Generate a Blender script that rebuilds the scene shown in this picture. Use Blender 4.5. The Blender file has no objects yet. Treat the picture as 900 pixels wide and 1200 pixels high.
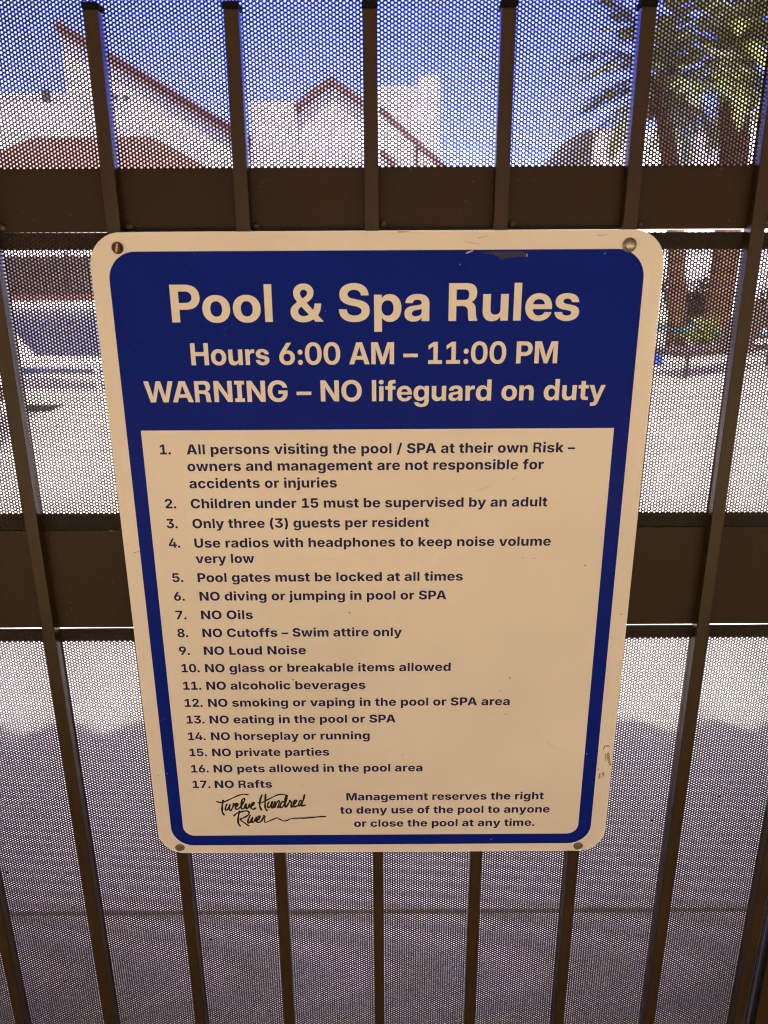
import bpy, bmesh, math, random, json
import numpy as np
from mathutils import Vector, Matrix
from mathutils.geometry import delaunay_2d_cdt
R = math.radians
S = bpy.context.scene
COL = S.collection

# ------------------------------------------------------------------ camera, sky, sun, exposure
# world: X right, Y away from the viewer through the gate, Z up; the sign's face is the plane Y = 0
SIGN_Z = 1.27
CAM = Vector((0.003805, -0.643036, SIGN_Z + 0.280534))
MR = ((0.999983, -0.002472, -0.005293), (0.005801, 0.313419, 0.949597), (0.000689, 0.949612, -0.313428))
cam = bpy.data.cameras.new('camera')
cam.sensor_fit = 'HORIZONTAL'
cam.sensor_width = 36
cam.lens = 36
cam.clip_start = 0.02
cam.clip_end = 2000
cam.dof.use_dof = True
cam.dof.focus_distance = 0.77
cam.dof.aperture_fstop = 10.5
cam_o = bpy.data.objects.new('camera', cam)
r_, u_, f_ = (Vector(v) for v in MR)
cam_o.matrix_world = Matrix(((r_.x, u_.x, -f_.x, CAM.x), (r_.y, u_.y, -f_.y, CAM.y), (r_.z, u_.z, -f_.z, CAM.z), (0, 0, 0, 1)))
COL.objects.link(cam_o)
S.camera = cam_o

SUN_EL, SUN_AZ = 62.0, 188.0      # azimuth of the sun seen from above, 180 = behind the viewer
W = bpy.data.worlds.new('World')
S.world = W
W.use_nodes = True
nt = W.node_tree
bgn = nt.nodes['Background']
sky = nt.nodes.new('ShaderNodeTexSky')
sky.sky_type = 'NISHITA'
sky.sun_disc = False
sky.sun_elevation = R(SUN_EL)
sky.sun_rotation = R(SUN_AZ)
sky.air_density = 0.8
sky.dust_density = 0.0
sky.ozone_density = 5.0
# sky tinted by height: blue added low, colour drained overhead to light the shade neutrally
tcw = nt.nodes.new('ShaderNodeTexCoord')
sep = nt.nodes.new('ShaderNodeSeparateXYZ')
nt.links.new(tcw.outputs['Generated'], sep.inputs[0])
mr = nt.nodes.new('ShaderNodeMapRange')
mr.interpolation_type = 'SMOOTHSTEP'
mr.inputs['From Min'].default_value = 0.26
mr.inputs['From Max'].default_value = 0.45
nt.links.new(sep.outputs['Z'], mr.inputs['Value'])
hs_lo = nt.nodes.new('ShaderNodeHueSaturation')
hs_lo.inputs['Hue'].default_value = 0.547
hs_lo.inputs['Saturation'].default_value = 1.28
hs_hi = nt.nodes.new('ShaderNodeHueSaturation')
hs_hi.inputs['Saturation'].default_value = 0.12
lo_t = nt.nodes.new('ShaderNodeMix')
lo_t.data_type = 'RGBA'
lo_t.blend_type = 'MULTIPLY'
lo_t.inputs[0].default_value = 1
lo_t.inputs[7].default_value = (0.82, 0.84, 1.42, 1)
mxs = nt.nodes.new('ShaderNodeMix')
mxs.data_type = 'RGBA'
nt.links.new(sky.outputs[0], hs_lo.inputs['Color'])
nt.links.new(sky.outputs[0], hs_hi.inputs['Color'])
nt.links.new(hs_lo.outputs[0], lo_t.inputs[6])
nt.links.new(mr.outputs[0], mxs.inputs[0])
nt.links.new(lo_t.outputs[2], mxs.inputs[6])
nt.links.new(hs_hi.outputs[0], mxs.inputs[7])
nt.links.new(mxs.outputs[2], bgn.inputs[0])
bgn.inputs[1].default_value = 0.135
sl = bpy.data.lights.new('sun', 'SUN')
sl.energy = 2.55
sl.angle = R(0.5)
sl.color = (1.0, 0.95, 0.87)
so = bpy.data.objects.new('sun', sl)
to_sun = Vector((math.sin(R(SUN_AZ)) * math.cos(R(SUN_EL)), math.cos(R(SUN_AZ)) * math.cos(R(SUN_EL)), math.sin(R(SUN_EL))))
so.rotation_euler = (-to_sun).to_track_quat('-Z', 'Y').to_euler()
so.location = (0, -4, 12)
COL.objects.link(so)
S.view_settings.view_transform = 'Standard'
S.view_settings.look = 'None'
S.view_settings.gamma = 1
S.view_settings.exposure = 4.45
S.cycles.max_bounces = 10
S.cycles.diffuse_bounces = 6
S.cycles.use_denoising = True
S.cycles.denoiser = 'OPENIMAGEDENOISE'
S.cycles.denoising_prefilter = 'NONE'
S.cycles.denoising_input_passes = 'RGB_ALBEDO_NORMAL'
S.cycles.denoising_quality = 'HIGH'
S.cycles.use_guiding = True
S.cycles.filter_width = 1.08


def at(u, v, Y):
    """the place at distance Y seen at photo pixel (u, v)"""
    d = r_ * ((u - 450) / 900) + u_ * ((600 - v) / 900) + f_
    return CAM + d * ((Y - CAM.y) / d.y)


# ------------------------------------------------------------------ helpers
def tag(o, label=None, cat=None, group=None, kind=None):
    if label: o['label'] = label
    if cat: o['category'] = cat
    if group: o['group'] = group
    if kind: o['kind'] = kind
    return o


def empty(name, loc, rz=0, label=None, cat=None, group=None):
    o = bpy.data.objects.new(name, None)
    o.location = loc
    o.rotation_euler = (0, 0, rz)
    o.empty_display_size = 0.1
    COL.objects.link(o)
    return tag(o, label, cat, group)


class MB:
    def __init__(s):
        s.v, s.f = [], []

    def add(s, vs, fs):
        b = len(s.v)
        s.v += [tuple(p) for p in vs]
        s.f += [tuple(b + i for i in f) for f in fs]
        return s

    def box(s, x0, x1, y0, y1, z0, z1, c=0.0):
        if c <= 0:
            vs = [(x, y, z) for x in (x0, x1) for y in (y0, y1) for z in (z0, z1)]
            return s.add(vs, [(0, 1, 3, 2), (4, 6, 7, 5), (0, 4, 5, 1), (2, 3, 7, 6), (0, 2, 6, 4), (1, 5, 7, 3)])
        bm = bmesh.new()
        bmesh.ops.create_cube(bm, size=1)
        for q in bm.verts:
            q.co = ((x0 + x1) / 2 + q.co.x * (x1 - x0), (y0 + y1) / 2 + q.co.y * (y1 - y0), (z0 + z1) / 2 + q.co.z * (z1 - z0))
        bmesh.ops.bevel(bm, geom=bm.edges[:], offset=c, segments=2, affect='EDGES', profile=0.6)
        return s.bm(bm)

    def bm(s, bm, mat=None):
        bm.verts.index_update()
        s.add([(mat @ q.co if mat else q.co) for q in bm.verts], [[q.index for q in f.verts] for f in bm.faces])
        bm.free()
        return s

    def tube(s, pts, rads, n=10, cap=True):
        pts = [Vector(p) for p in pts]
        base = len(s.v)
        for i, p in enumerate(pts):
            t = (pts[min(i + 1, len(pts) - 1)] - pts[max(i - 1, 0)]).normalized()
            a = t.cross(Vector((0, 1, 0.03)) if abs(t.y) < 0.9 else Vector((1, 0, 0))).normalized()
            b = t.cross(a)
            r = rads[i] if hasattr(rads, '__len__') else rads
            for k in range(n):
                an = 2 * math.pi * k / n
                s.v.append(tuple(p + a * (math.cos(an) * r) + b * (math.sin(an) * r)))
        for i in range(len(pts) - 1):
            for k in range(n):
                s.f.append((base + i * n + k, base + i * n + (k + 1) % n, base + (i + 1) * n + (k + 1) % n, base + (i + 1) * n + k))
        if cap:
            s.f.append(tuple(base + k for k in range(n))[::-1])
            s.f.append(tuple(base + (len(pts) - 1) * n + k for k in range(n)))
        return s

    def prism(s, poly, y0, y1):
        """outline in (x, z), given depth along y"""
        n = len(poly)
        vs = [(x, y0, z) for x, z in poly] + [(x, y1, z) for x, z in poly]
        fs = [tuple(range(n)), tuple(range(2 * n - 1, n - 1, -1))]
        fs += [(i, i + n, (i + 1) % n + n, (i + 1) % n) for i in range(n)]
        return s.add(vs, fs)

    def build(s, name, m, parent=None, smooth=False):
        me = bpy.data.meshes.new(name)
        me.from_pydata(s.v, [], s.f)
        bm = bmesh.new()
        bm.from_mesh(me)
        bmesh.ops.recalc_face_normals(bm, faces=bm.faces)
        bm.to_mesh(me)
        bm.free()
        if smooth:
            for p in me.polygons: p.use_smooth = True
        return link(name, me, m, parent)


def link(name, me, m, parent=None):
    o = bpy.data.objects.new(name, me)
    if m: me.materials.append(m)
    COL.objects.link(o)
    if parent: o.parent = parent
    return o


def copy_tree(o, parent=None):
    c = o.copy()
    COL.objects.link(c)
    c.parent = parent
    for ch in list(o.children):
        copy_tree(ch, c)
    return c


def mat(name, col, rough=0.6, spec=0.5, var=0.0, vscale=5.0, col2=None, bump=0.0, bscale=40.0, metal=0.0, coat=0.0, specks=None, scratches=None):
    m = bpy.data.materials.new(name)
    m.use_nodes = True
    N, Lk = m.node_tree.nodes, m.node_tree.links
    b = N['Principled BSDF']
    b.inputs['Roughness'].default_value = rough
    b.inputs['Specular IOR Level'].default_value = spec
    b.inputs['Metallic'].default_value = metal
    b.inputs['Coat Weight'].default_value = coat
    b.inputs['Base Color'].default_value = (*col, 1)
    tc = N.new('ShaderNodeTexCoord')
    cur = None
    if var > 0:
        n = N.new('ShaderNodeTexNoise')
        n.inputs['Scale'].default_value = vscale
        n.inputs['Detail'].default_value = 6
        Lk.new(tc.outputs['Object'], n.inputs['Vector'])
        mp = N.new('ShaderNodeMapRange')
        mp.inputs['From Min'].default_value = 0.3
        mp.inputs['From Max'].default_value = 0.7
        Lk.new(n.outputs['Fac'], mp.inputs['Value'])
        mx = N.new('ShaderNodeMix')
        mx.data_type = 'RGBA'
        c2 = col2 or tuple(c * (1 - var) for c in col)
        mx.inputs[6].default_value = (*col, 1)
        mx.inputs[7].default_value = (*c2, 1)
        Lk.new(mp.outputs[0], mx.inputs[0])
        cur = mx.outputs[2]
    if specks:
        sc, th, sc_col = specks
        vo = N.new('ShaderNodeTexVoronoi')
        vo.inputs['Scale'].default_value = sc
        Lk.new(tc.outputs['Object'], vo.inputs['Vector'])
        n2 = N.new('ShaderNodeTexNoise')
        n2.inputs['Scale'].default_value = sc * 0.13
        Lk.new(tc.outputs['Object'], n2.inputs['Vector'])
        lt = N.new('ShaderNodeMath'); lt.operation = 'LESS_THAN'
        lt.inputs[1].default_value = th
        Lk.new(vo.outputs['Distance'], lt.inputs[0])
        gt = N.new('ShaderNodeMath'); gt.operation = 'GREATER_THAN'
        gt.inputs[1].default_value = 0.56
        Lk.new(n2.outputs['Fac'], gt.inputs[0])
        mu = N.new('ShaderNodeMath'); mu.operation = 'MULTIPLY'
        Lk.new(lt.outputs[0], mu.inputs[0]); Lk.new(gt.outputs[0], mu.inputs[1])
        mx2 = N.new('ShaderNodeMix'); mx2.data_type = 'RGBA'
        Lk.new(mu.outputs[0], mx2.inputs[0])
        if cur: Lk.new(cur, mx2.inputs[6])
        else: mx2.inputs[6].default_value = (*col, 1)
        mx2.inputs[7].default_value = (*sc_col, 1)
        cur = mx2.outputs[2]
    if cur: Lk.new(cur, b.inputs['Base Color'])
    if bump > 0:
        n = N.new('ShaderNodeTexNoise')
        n.inputs['Scale'].default_value = bscale
        n.inputs['Detail'].default_value = 5
        Lk.new(tc.outputs['Object'], n.inputs['Vector'])
        bp = N.new('ShaderNodeBump')
        bp.inputs['Strength'].default_value = bump
        bp.inputs['Distance'].default_value = 0.3 / bscale
        Lk.new(n.outputs['Fac'], bp.inputs['Height'])
        Lk.new(bp.outputs[0], b.inputs['Normal'])
    return m


M = {
    'bronze': mat('bronze_paint', (0.044, 0.0255, 0.0085), 0.38, 0.26, 0.35, 6, bump=0.04, bscale=600, specks=(260, 0.09, (0.10, 0.075, 0.05))),
    'rail': mat('bronze_rail_paint', (0.031, 0.0165, 0.0052), 0.42, 0.18, 0.35, 5, bump=0.05, bscale=700, specks=(190, 0.085, (0.12, 0.09, 0.06))),
    'mesh': mat('dark_mesh_paint', (0.030, 0.019, 0.012), 0.55, 0.25, 0.4, 9),
    'hem': mat('bronze_hem_paint', (0.014, 0.009, 0.006), 0.55, 0.3),
    'black': mat('matte_black', (0.010, 0.009, 0.008), 0.9, 0.05),
    'weld': mat('weld_metal', (0.07, 0.05, 0.03), 0.5, 0.4, 0.5, 300),
    'sign_white': mat('sign_white', (0.80, 0.775, 0.74), 0.42, 0.4, 0.09, 7, bump=0.015, bscale=300, specks=(55, 0.055, (0.40, 0.33, 0.26))),
    'sign_edge': mat('sign_aluminium', (0.75, 0.73, 0.70), 0.35, 0.5),
    'sign_blue': mat('sign_blue_print', (0.006, 0.020, 0.29), 0.3, 0.03, 0.15, 20, bump=0.015, bscale=300, specks=(70, 0.06, (0.22, 0.20, 0.26))),
    'sign_letter': mat('sign_white_letters', (0.80, 0.77, 0.73), 0.42, 0.4, 0.03, 30),
    'sign_ink': mat('sign_navy_ink', (0.012, 0.016, 0.11), 0.5, 0.15),
    'logo_ink': mat('sign_black_ink', (0.010, 0.006, 0.006), 0.45, 0.35),
    'scuff': mat('grey_scuff', (0.50, 0.40, 0.30), 0.6, 0.3, 0.5, 250),
    'tear': mat('torn_vinyl', (0.032, 0.032, 0.11), 0.5, 0.3, 0.5, 200),
    'pale_scratch': mat('pale_scratch', (0.55, 0.50, 0.50), 0.5, 0.4),
    'faint_scratch': mat('faint_scratch', (0.05, 0.055, 0.20), 0.5, 0.4),
    'rust': mat('rusty_screw', (0.13, 0.055, 0.03), 0.55, 0.4, 0.6, 400, metal=0.3),
    'rust_dark': mat('screw_slot_dark', (0.015, 0.008, 0.006), 0.6, 0.3),
    'slot': mat('screw_slot_bright', (0.50, 0.34, 0.26), 0.4, 0.5, metal=0.5),
    'steel': mat('dull_steel', (0.50, 0.46, 0.42), 0.38, 0.5, 0.4, 400, metal=0.8),
    'steel_dirty': mat('dirty_steel', (0.22, 0.19, 0.16), 0.5, 0.5, 0.6, 500, metal=0.5),
    'deck': mat('pale_concrete_deck', (0.50, 0.428, 0.39), 0.85, 0.2, 0.16, 1.3, bump=0.3, bscale=60),
    'joint': mat('brown_joint_filler', (0.20, 0.13, 0.09), 0.8, 0.2, 0.3, 9),
    'paver': mat('tan_pavers', (0.28, 0.212, 0.112), 0.85, 0.2, 0.2, 2.0, bump=0.3, bscale=30),
    'soil': mat('desert_soil', (0.34, 0.26, 0.20), 0.95, 0.1, 0.25, 0.6, bump=0.3, bscale=3),
    'stucco': mat('tan_stucco', (0.33, 0.264, 0.18), 0.9, 0.2, 0.1, 2.0, bump=0.4, bscale=120),
    'white_stucco': mat('white_stucco', (0.66, 0.62, 0.60), 0.9, 0.2, 0.08, 0.8, bump=0.3, bscale=40),
    'cream_stucco': mat('cream_stucco', (0.58, 0.54, 0.51), 0.9, 0.2, 0.08, 0.8, bump=0.3, bscale=40),
    'tile': mat('clay_tile', (0.088, 0.036, 0.032), 0.8, 0.2, 0.4, 4.0),
    'fascia': mat('brown_fascia', (0.085, 0.044, 0.038), 0.7, 0.3, 0.2, 3),
    'slate': mat('grey_roof', (0.05, 0.046, 0.05), 0.85, 0.2, 0.25, 3),
    'dark_open': mat('dark_vent', (0.02, 0.018, 0.018), 0.7, 0.3),
    'pane': mat('window_glass', (0.03, 0.035, 0.045), 0.08, 0.6),
    'fence_wood': mat('shaded_fence_boards', (0.022, 0.012, 0.010), 0.8, 0.2, 0.35, 3),  # base colour lowered to put the fence's shade into it
    'water': mat('pool_water', (0.002, 0.010, 0.045), 0.12, 0.1, 0.3, 0.5, bump=0.25, bscale=3),
    'coping': mat('pool_coping', (0.62, 0.58, 0.56), 0.8, 0.2, 0.1, 4),
    'wicker': mat('dark_wicker', (0.025, 0.012, 0.010), 0.7, 0.3, 0.4, 30),
    'cushion': mat('teal_cushion', (0.015, 0.06, 0.07), 0.9, 0.1, 0.15, 8),
    'towel': mat('blue_towel', (0.02, 0.05, 0.42), 0.95, 0.1, 0.15, 12),
    'white_plastic': mat('white_sling', (0.74, 0.68, 0.68), 0.6, 0.3, 0.06, 8),
    'trunk': mat('palm_bark', (0.065, 0.032, 0.017), 0.95, 0.1, 0.5, 9, bump=0.6, bscale=25),
    'frond': mat('palm_frond', (0.060, 0.085, 0.020), 0.6, 0.3, 0.5, 1.6, col2=(0.12, 0.12, 0.022)),
    'frond_dark': mat('palm_frond_dark', (0.07, 0.085, 0.045), 0.6, 0.3, 0.4, 1.6),
    'shrub_red': mat('dark_red_leaves', (0.030, 0.012, 0.009), 0.7, 0.2, 0.5, 6),
    'shrub_green': mat('yellow_green_leaves', (0.085, 0.105, 0.025), 0.7, 0.2, 0.5, 5),
}
M['water'].node_tree.nodes['Principled BSDF'].inputs['IOR'].default_value = 1.09

# ------------------------------------------------------------------ the setting: deck, soil, pool, court floor
def sheet(name, m, x0, x1, y0, y1, z, nx=1, ny=1, kind='structure'):
    b = MB()
    vs = [(x0 + (x1 - x0) * i / nx, y0 + (y1 - y0) * j / ny, z) for j in range(ny + 1) for i in range(nx + 1)]
    fs = [(j * (nx + 1) + i, j * (nx + 1) + i + 1, (j + 1) * (nx + 1) + i + 1, (j + 1) * (nx + 1) + i) for j in range(ny) for i in range(nx)]
    b.add(vs, fs)
    return tag(b.build(name, m), kind=kind)


sheet('ground', M['soil'], -400, 400, -400, 700, -0.02)
POOL = (-13.0, 2.6, 10.15, 26.5)
px0, px1, py0, py1 = POOL
b = MB()       # the concrete deck round the pool, one sheet with a hole where the water is
b.add([(-24, 0.0, 0), (24, 0.0, 0), (24, 30.2, 0), (-24, 30.2, 0), (px0, py0, 0), (px1, py0, 0), (px1, py1, 0), (px0, py1, 0)],
      [(0, 1, 5, 4), (1, 2, 6, 5), (2, 3, 7, 6), (3, 0, 4, 7)])
tag(b.build('pool_deck', M['deck']), kind='structure')
for yj, wj in ((0.866, 0.009), (3.3, 0.014), (5.74, 0.014), (8.18, 0.014)):
    tag(MB().box(-9, 9, yj - wj / 2, yj + wj / 2, -0.004, 0.004).build('deck_joint', M['joint']), kind='structure')
sheet('water', M['water'], px0 - .1, px1 + .1, py0 - .1, py1 + .1, -0.012)
b = MB()
cw = 0.34
b.box(px0 - cw, px1 + cw, py0 - cw, py0, -0.2, 0.045, 0.012).box(px0 - cw, px1 + cw, py1, py1 + cw, -0.2, 0.20, 0.012)
b.box(px0 - cw, px0, py0 + .002, py1 - .002, -0.2, 0.043, 0.012).box(px1, px1 + cw, py0 + .002, py1 - .002, -0.2, 0.043, 0.012)
tag(b.build('pool_coping', M['coping']), kind='structure')
sheet('court_floor', M['paver'], -9, 9, -12, 0.0, -0.001)

# ------------------------------------------------------------------ covered court the viewer stands in: it shades the gate
EAVE_Y, EAVE_Z, SLOPE, PERIOD = 0.247, 2.76, 0.25, 0.280
TILE_X = 0.035
BACK_Y = -4.7
bld = empty('gatehouse', (0, 0, 0), 0, 'tan stucco gatehouse whose clay tile eave throws the scalloped shadow on the deck', 'building')


def tile_prof(t):
    t = t % 1.0
    if t < 0.30: return 1.0
    if t < 0.72:
        return 0.5 + 0.5 * math.cos(math.pi * (t - 0.30) / 0.42)
    return 0.5 - 0.5 * math.cos(math.pi * (t - 0.72) / 0.28)


def tile_roof(y_eave, y_ridge, z_eave, x0, x1):
    n = int((x1 - x0) / PERIOD * 18)
    top, bot = [], []
    z_r = z_eave + abs(y_ridge - y_eave) * SLOPE
    vs, fs = [], []
    for i in range(n + 1):
        x = x0 + (x1 - x0) * i / n
        h = 0.125 * tile_prof((x - TILE_X) / PERIOD)
        for y, z in ((y_eave, z_eave), (y_ridge, z_r)):
            vs.append((x, y, z - 0.125 + h))
            vs.append((x, y, z - 0.145 + h))
    for i in range(n):
        a, c = i * 4, i * 4 + 4
        fs += [(a, c, c + 2, a + 2), (a + 1, a + 3, c + 3, c + 1), (a, a + 1, c + 1, c), (a + 2, c + 2, c + 3, a + 3)]
    return MB().add(vs, fs)


tile_roof(EAVE_Y, -2.1, EAVE_Z, -9, 9).build('tile_roof', M['tile'], bld, True)
tile_roof(BACK_Y - .05, -2.12, EAVE_Z, -9, 9).build('tile_roof', M['tile'], bld, True)
MB().box(-9, 9, BACK_Y, 0.06, 2.56, 2.60).build('ceiling', M['stucco'], bld)
b = MB()
b.box(0.485, 9, 0.0, 0.16, 0, 2.555).box(-9, -0.815, 0.0, 0.16, 0, 2.555).box(-0.8145, 0.4845, 0.0, 0.16, 2.25, 2.555)
b.build('wall', M['stucco'], bld)
for cx in (-6.5, -2.6, 2.6, 6.5):
    MB().box(cx - .17, cx + .17, BACK_Y + .05, BACK_Y + .4, 0, 2.558, 0.01).build('column', M['stucco'], bld)
cw_ = MB().box(-9.3, 9.3, -9.4, -9.1, 0, 4.6, 0.02).box(-9.3, -9.02, -9.099, 0.16, 0, 4.6, .02).box(9.02, 9.3, -9.099, 0.16, 0, 4.6, .02).build('sky_block_wall', M['stucco'])  # unseen walls added on three sides to keep sky light off the sign
tag(cw_, 'tall tan wall added unseen behind the viewer to block sky light on the sign', 'wall')

# ------------------------------------------------------------------ the gate: pickets, rails, perforated sheets
Z0 = SIGN_Z
gate = empty('pool_gate', (0, 0, 0), 0, 'dark bronze metal gate of slim pickets, flat rails and perforated sheet behind the sign', 'gate')
BARS = [-0.7166, -0.6148, -0.5130, -0.4112, -0.3094, -0.2076, -0.1058, -0.0040, 0.0978, 0.1996, 0.3014, 0.4032]
BW, BY0, BY1 = 0.0057, 0.0023, 0.0165
Ztop = 0.4538
pk = MB().box(-BW, BW, BY0, BY1, -0.70, Ztop, 0.0012).build('picket', M['bronze'])
cap = MB().box(-BW - .0004, BW + .0004, BY0 - .0004, BY1 + .0004, Ztop + .0002, Ztop + .0052, 0.0012).build('picket_cap', M['black'])
for i, x in enumerate(BARS):
    p = pk if i == 0 else pk.copy()
    c = cap if i == 0 else cap.copy()
    if i:
        COL.objects.link(p); COL.objects.link(c)
    p.parent = gate
    p.location = (x, 0, Z0)
    p.rotation_euler = (0, 0.0008 * math.sin(i * 2.3), 0)
    c.parent = p

GX0, GX1 = -0.745, 0.4212
RY0, RY1 = 0.0122, 0.036
top_rail = MB().box(GX0, GX1, RY0, RY1, 0.3018, 0.3487, 0.0008).build('rail', M['rail'], gate)
mid_rail = MB().box(GX0, GX1, RY0, RY1, -0.0492, 0.0486, 0.0008).build('rail', M['rail'], gate)
low_rail = MB().box(GX0, GX1, RY0, RY1, -0.70, -0.655, 0.0008).build('rail', M['rail'], gate)
head_rail = MB().box(GX0, GX1, RY0, RY1, 0.600, 0.647, 0.0008).build('rail', M['rail'], gate)
for r in (top_rail, mid_rail, low_rail, head_rail): r.location.z = Z0
rng = random.Random(4)
for x in BARS:
    bm = bmesh.new()
    bmesh.ops.create_icosphere(bm, subdivisions=3, radius=0.0034)
    for q in bm.verts:
        n = q.co.normalized()
        q.co *= 1 + 0.16 * math.sin(9 * n.x + x * 40) * math.sin(8 * n.z + 2)
        q.co.y *= 0.75
        if q.co.z < 0: q.co.z *= 0.8
    w = MB().bm(bm, Matrix.Translation((x + 0.0098 + rng.uniform(-.001, .001), RY0 - 0.0006, 0.3058 + rng.uniform(-.001, .001)))).build('weld_bead', M['weld'], top_rail, True)
MB().box(GX0, GX1, 0.017, 0.020, -1.20, -0.705).build('kick_plate', M['rail'], gate).location.z = Z0
for nm, x0, x1 in (('hinge_post', 0.4229, 0.482), ('latch_post', -0.812, -0.748)):
    MB().box(x0, x1, 0.003, 0.058, -Z0, 0.74, 0.003).build(nm, M['bronze'], gate).location.z = Z0


MB().box(0.4215, 0.4228, 0.0045, 0.056, -0.66, 0.64).build('post_shade_strip', M['black'], gate).location.z = Z0  # black strip standing in for shade on the post's left face


def perforated(name, x0, x1, z0, z1, yf, thick, parent, pitch=0.00295, hole=0.00164):
    """sheet metal with round holes on a staggered grid, every hole cut through"""
    dx = pitch * math.sqrt(3) / 2
    nx, nz = int((x1 - x0) / dx), math.ceil((z1 - z0) / pitch)
    ii, jj = np.meshgrid(np.arange(nx), np.arange(nz), indexing='ij')
    cx = x0 + dx * (ii + 0.5)
    cz = z1 - pitch * (jj + 0.5 + 0.5 * (ii % 2))
    cx, cz = cx.ravel(), cz.ravel()
    n = len(cx)
    an = np.arange(6) * math.pi / 3
    ro = pitch / math.sqrt(3)
    rg = np.random.default_rng(7)
    rh = (hole / 2 * 1.0996 * np.where(rg.random(n) < 0.00008, 0.3, 1 + 0.03 * rg.standard_normal(n)))[:, None]
    v = np.zeros((n, 18, 3), np.float32)
    for k, (rr, yy) in enumerate(((ro, yf), (rh, yf), (rh, yf + thick))):
        v[:, k * 6:k * 6 + 6, 0] = cx[:, None] + rr * np.cos(an)
        v[:, k * 6:k * 6 + 6, 2] = cz[:, None] + rr * np.sin(an)
        v[:, k * 6:k * 6 + 6, 1] = yy
    q = []
    for k in range(6):
        k2 = (k + 1) % 6
        q.append((k, k2, 6 + k2, 6 + k))
        q.append((6 + k, 6 + k2, 12 + k2, 12 + k))
    q = np.array(q, np.int32)
    loops = (q[None] + (np.arange(n, dtype=np.int32) * 18)[:, None, None]).ravel()
    me = bpy.data.meshes.new(name)
    me.vertices.add(n * 18)
    me.vertices.foreach_set('co', v.ravel())
    nf = n * 12
    me.loops.add(nf * 4)
    me.loops.foreach_set('vertex_index', loops)
    me.polygons.add(nf)
    me.polygons.foreach_set('loop_start', np.arange(nf, dtype=np.int32) * 4)
    me.update(calc_edges=True)
    return link(name, me, M['mesh'], parent)


MY = 0.0132
mt = perforated('perforated_sheet', GX0, GX1, 0.3470, 0.600, MY, 0.0009, gate)
mm = perforated('perforated_sheet', GX0, GX1, 0.0470, 0.3004, MY, 0.0009, gate)
ml = perforated('perforated_sheet', GX0, GX1, -0.652, -0.0512, MY, 0.0009, gate)
for o in (mt, mm, ml): o.location.z = Z0
mm.rotation_euler.y = 0.0040
mm.location.z = Z0 + 0.0003
for par, z0, z1 in ((mm, 0.2870, 0.3002), (mm, 0.0470, 0.0618), (ml, -0.0645, -0.0519)):
    MB().box(GX0, GX1, MY + 0.0013, MY + 0.0040, z0, z1).build('hem_strip', M['hem'], par)

# ------------------------------------------------------------------ the sign
sign = empty('pool_rules_sign', (0, 0, Z0), 0, 'white and navy metal sign of numbered pool rules screwed to the gate', 'sign')


def rrect(x0, x1, z0, z1, rt, rb, n=14):
    """rounded rectangle outline, counter-clockwise; rt / rb corner radius at the top / bottom"""
    P = []
    for cx, cz, r, a0 in ((x1, z1, rt, 0), (x0, z1, rt, 90), (x0, z0, rb, 180), (x1, z0, rb, 270)):
        if r <= 0:
            P.append((cx, cz)); continue
        ox = cx - r if cx == x1 else cx + r
        oz = cz - r if cz == z1 else cz + r
        for k in range(n + 1):
            a = R(a0 + 90 * k / n)
            P.append((ox + r * math.cos(a), oz + r * math.sin(a)))
    return P


def flat_fill(name, loops, y, m, parent):
    """flat print: outlines with holes, facing the viewer at depth y"""
    cu = bpy.data.curves.new(name, 'CURVE')
    cu.dimensions = '2D'
    cu.fill_mode = 'BOTH'
    for lp in loops:
        sp = cu.splines.new('POLY')
        sp.points.add(len(lp) - 1)
        for p, (x, z) in zip(sp.points, lp): p.co = (x * 100, z * 100, 0, 1)
        sp.use_cyclic_u = True
    t = bpy.data.objects.new(name, cu)
    me = bpy.data.meshes.new_from_object(t)
    bpy.data.objects.remove(t)
    bpy.data.curves.remove(cu)
    co = np.zeros(len(me.vertices) * 3, np.float32)
    me.vertices.foreach_get('co', co)
    co = co.reshape(-1, 3)
    out = np.stack([co[:, 0] / 100, np.full(len(co), y), co[:, 1] / 100], 1).astype(np.float32)
    me.vertices.foreach_set('co', out.ravel())
    me.update()
    me.name = name
    me.materials.clear()
    return link(name, me, m, parent)


SW, SH = 0.2286, 0.30125
outl = rrect(-SW, SW, -SH, SH, 0.0265, 0.0265)
bm = bmesh.new()
vf = [bm.verts.new((x, 0, z)) for x, z in outl]
vb = [bm.verts.new((x, 0.0018, z)) for x, z in outl]
bm.faces.new(vf); bm.faces.new(vb[::-1])
for i in range(len(outl)):
    j = (i + 1) % len(outl)
    bm.faces.new((vf[i], vb[i], vb[j], vf[j]))
bmesh.ops.bevel(bm, geom=[e for e in bm.edges if all(abs(q.co.y) < 1e-6 for q in e.verts)], offset=0.0005, segments=2, affect='EDGES')
MB().bm(bm).build('panel', M['sign_white'], sign)
flat_fill('border_print', [rrect(-0.2146, 0.2134, -0.2914, 0.2868, 0.0225, 0.0225), rrect(-0.2023, 0.2005, -0.2793, 0.1425, 0, 0.0115)], -0.00015, M['sign_blue'], sign)

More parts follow.
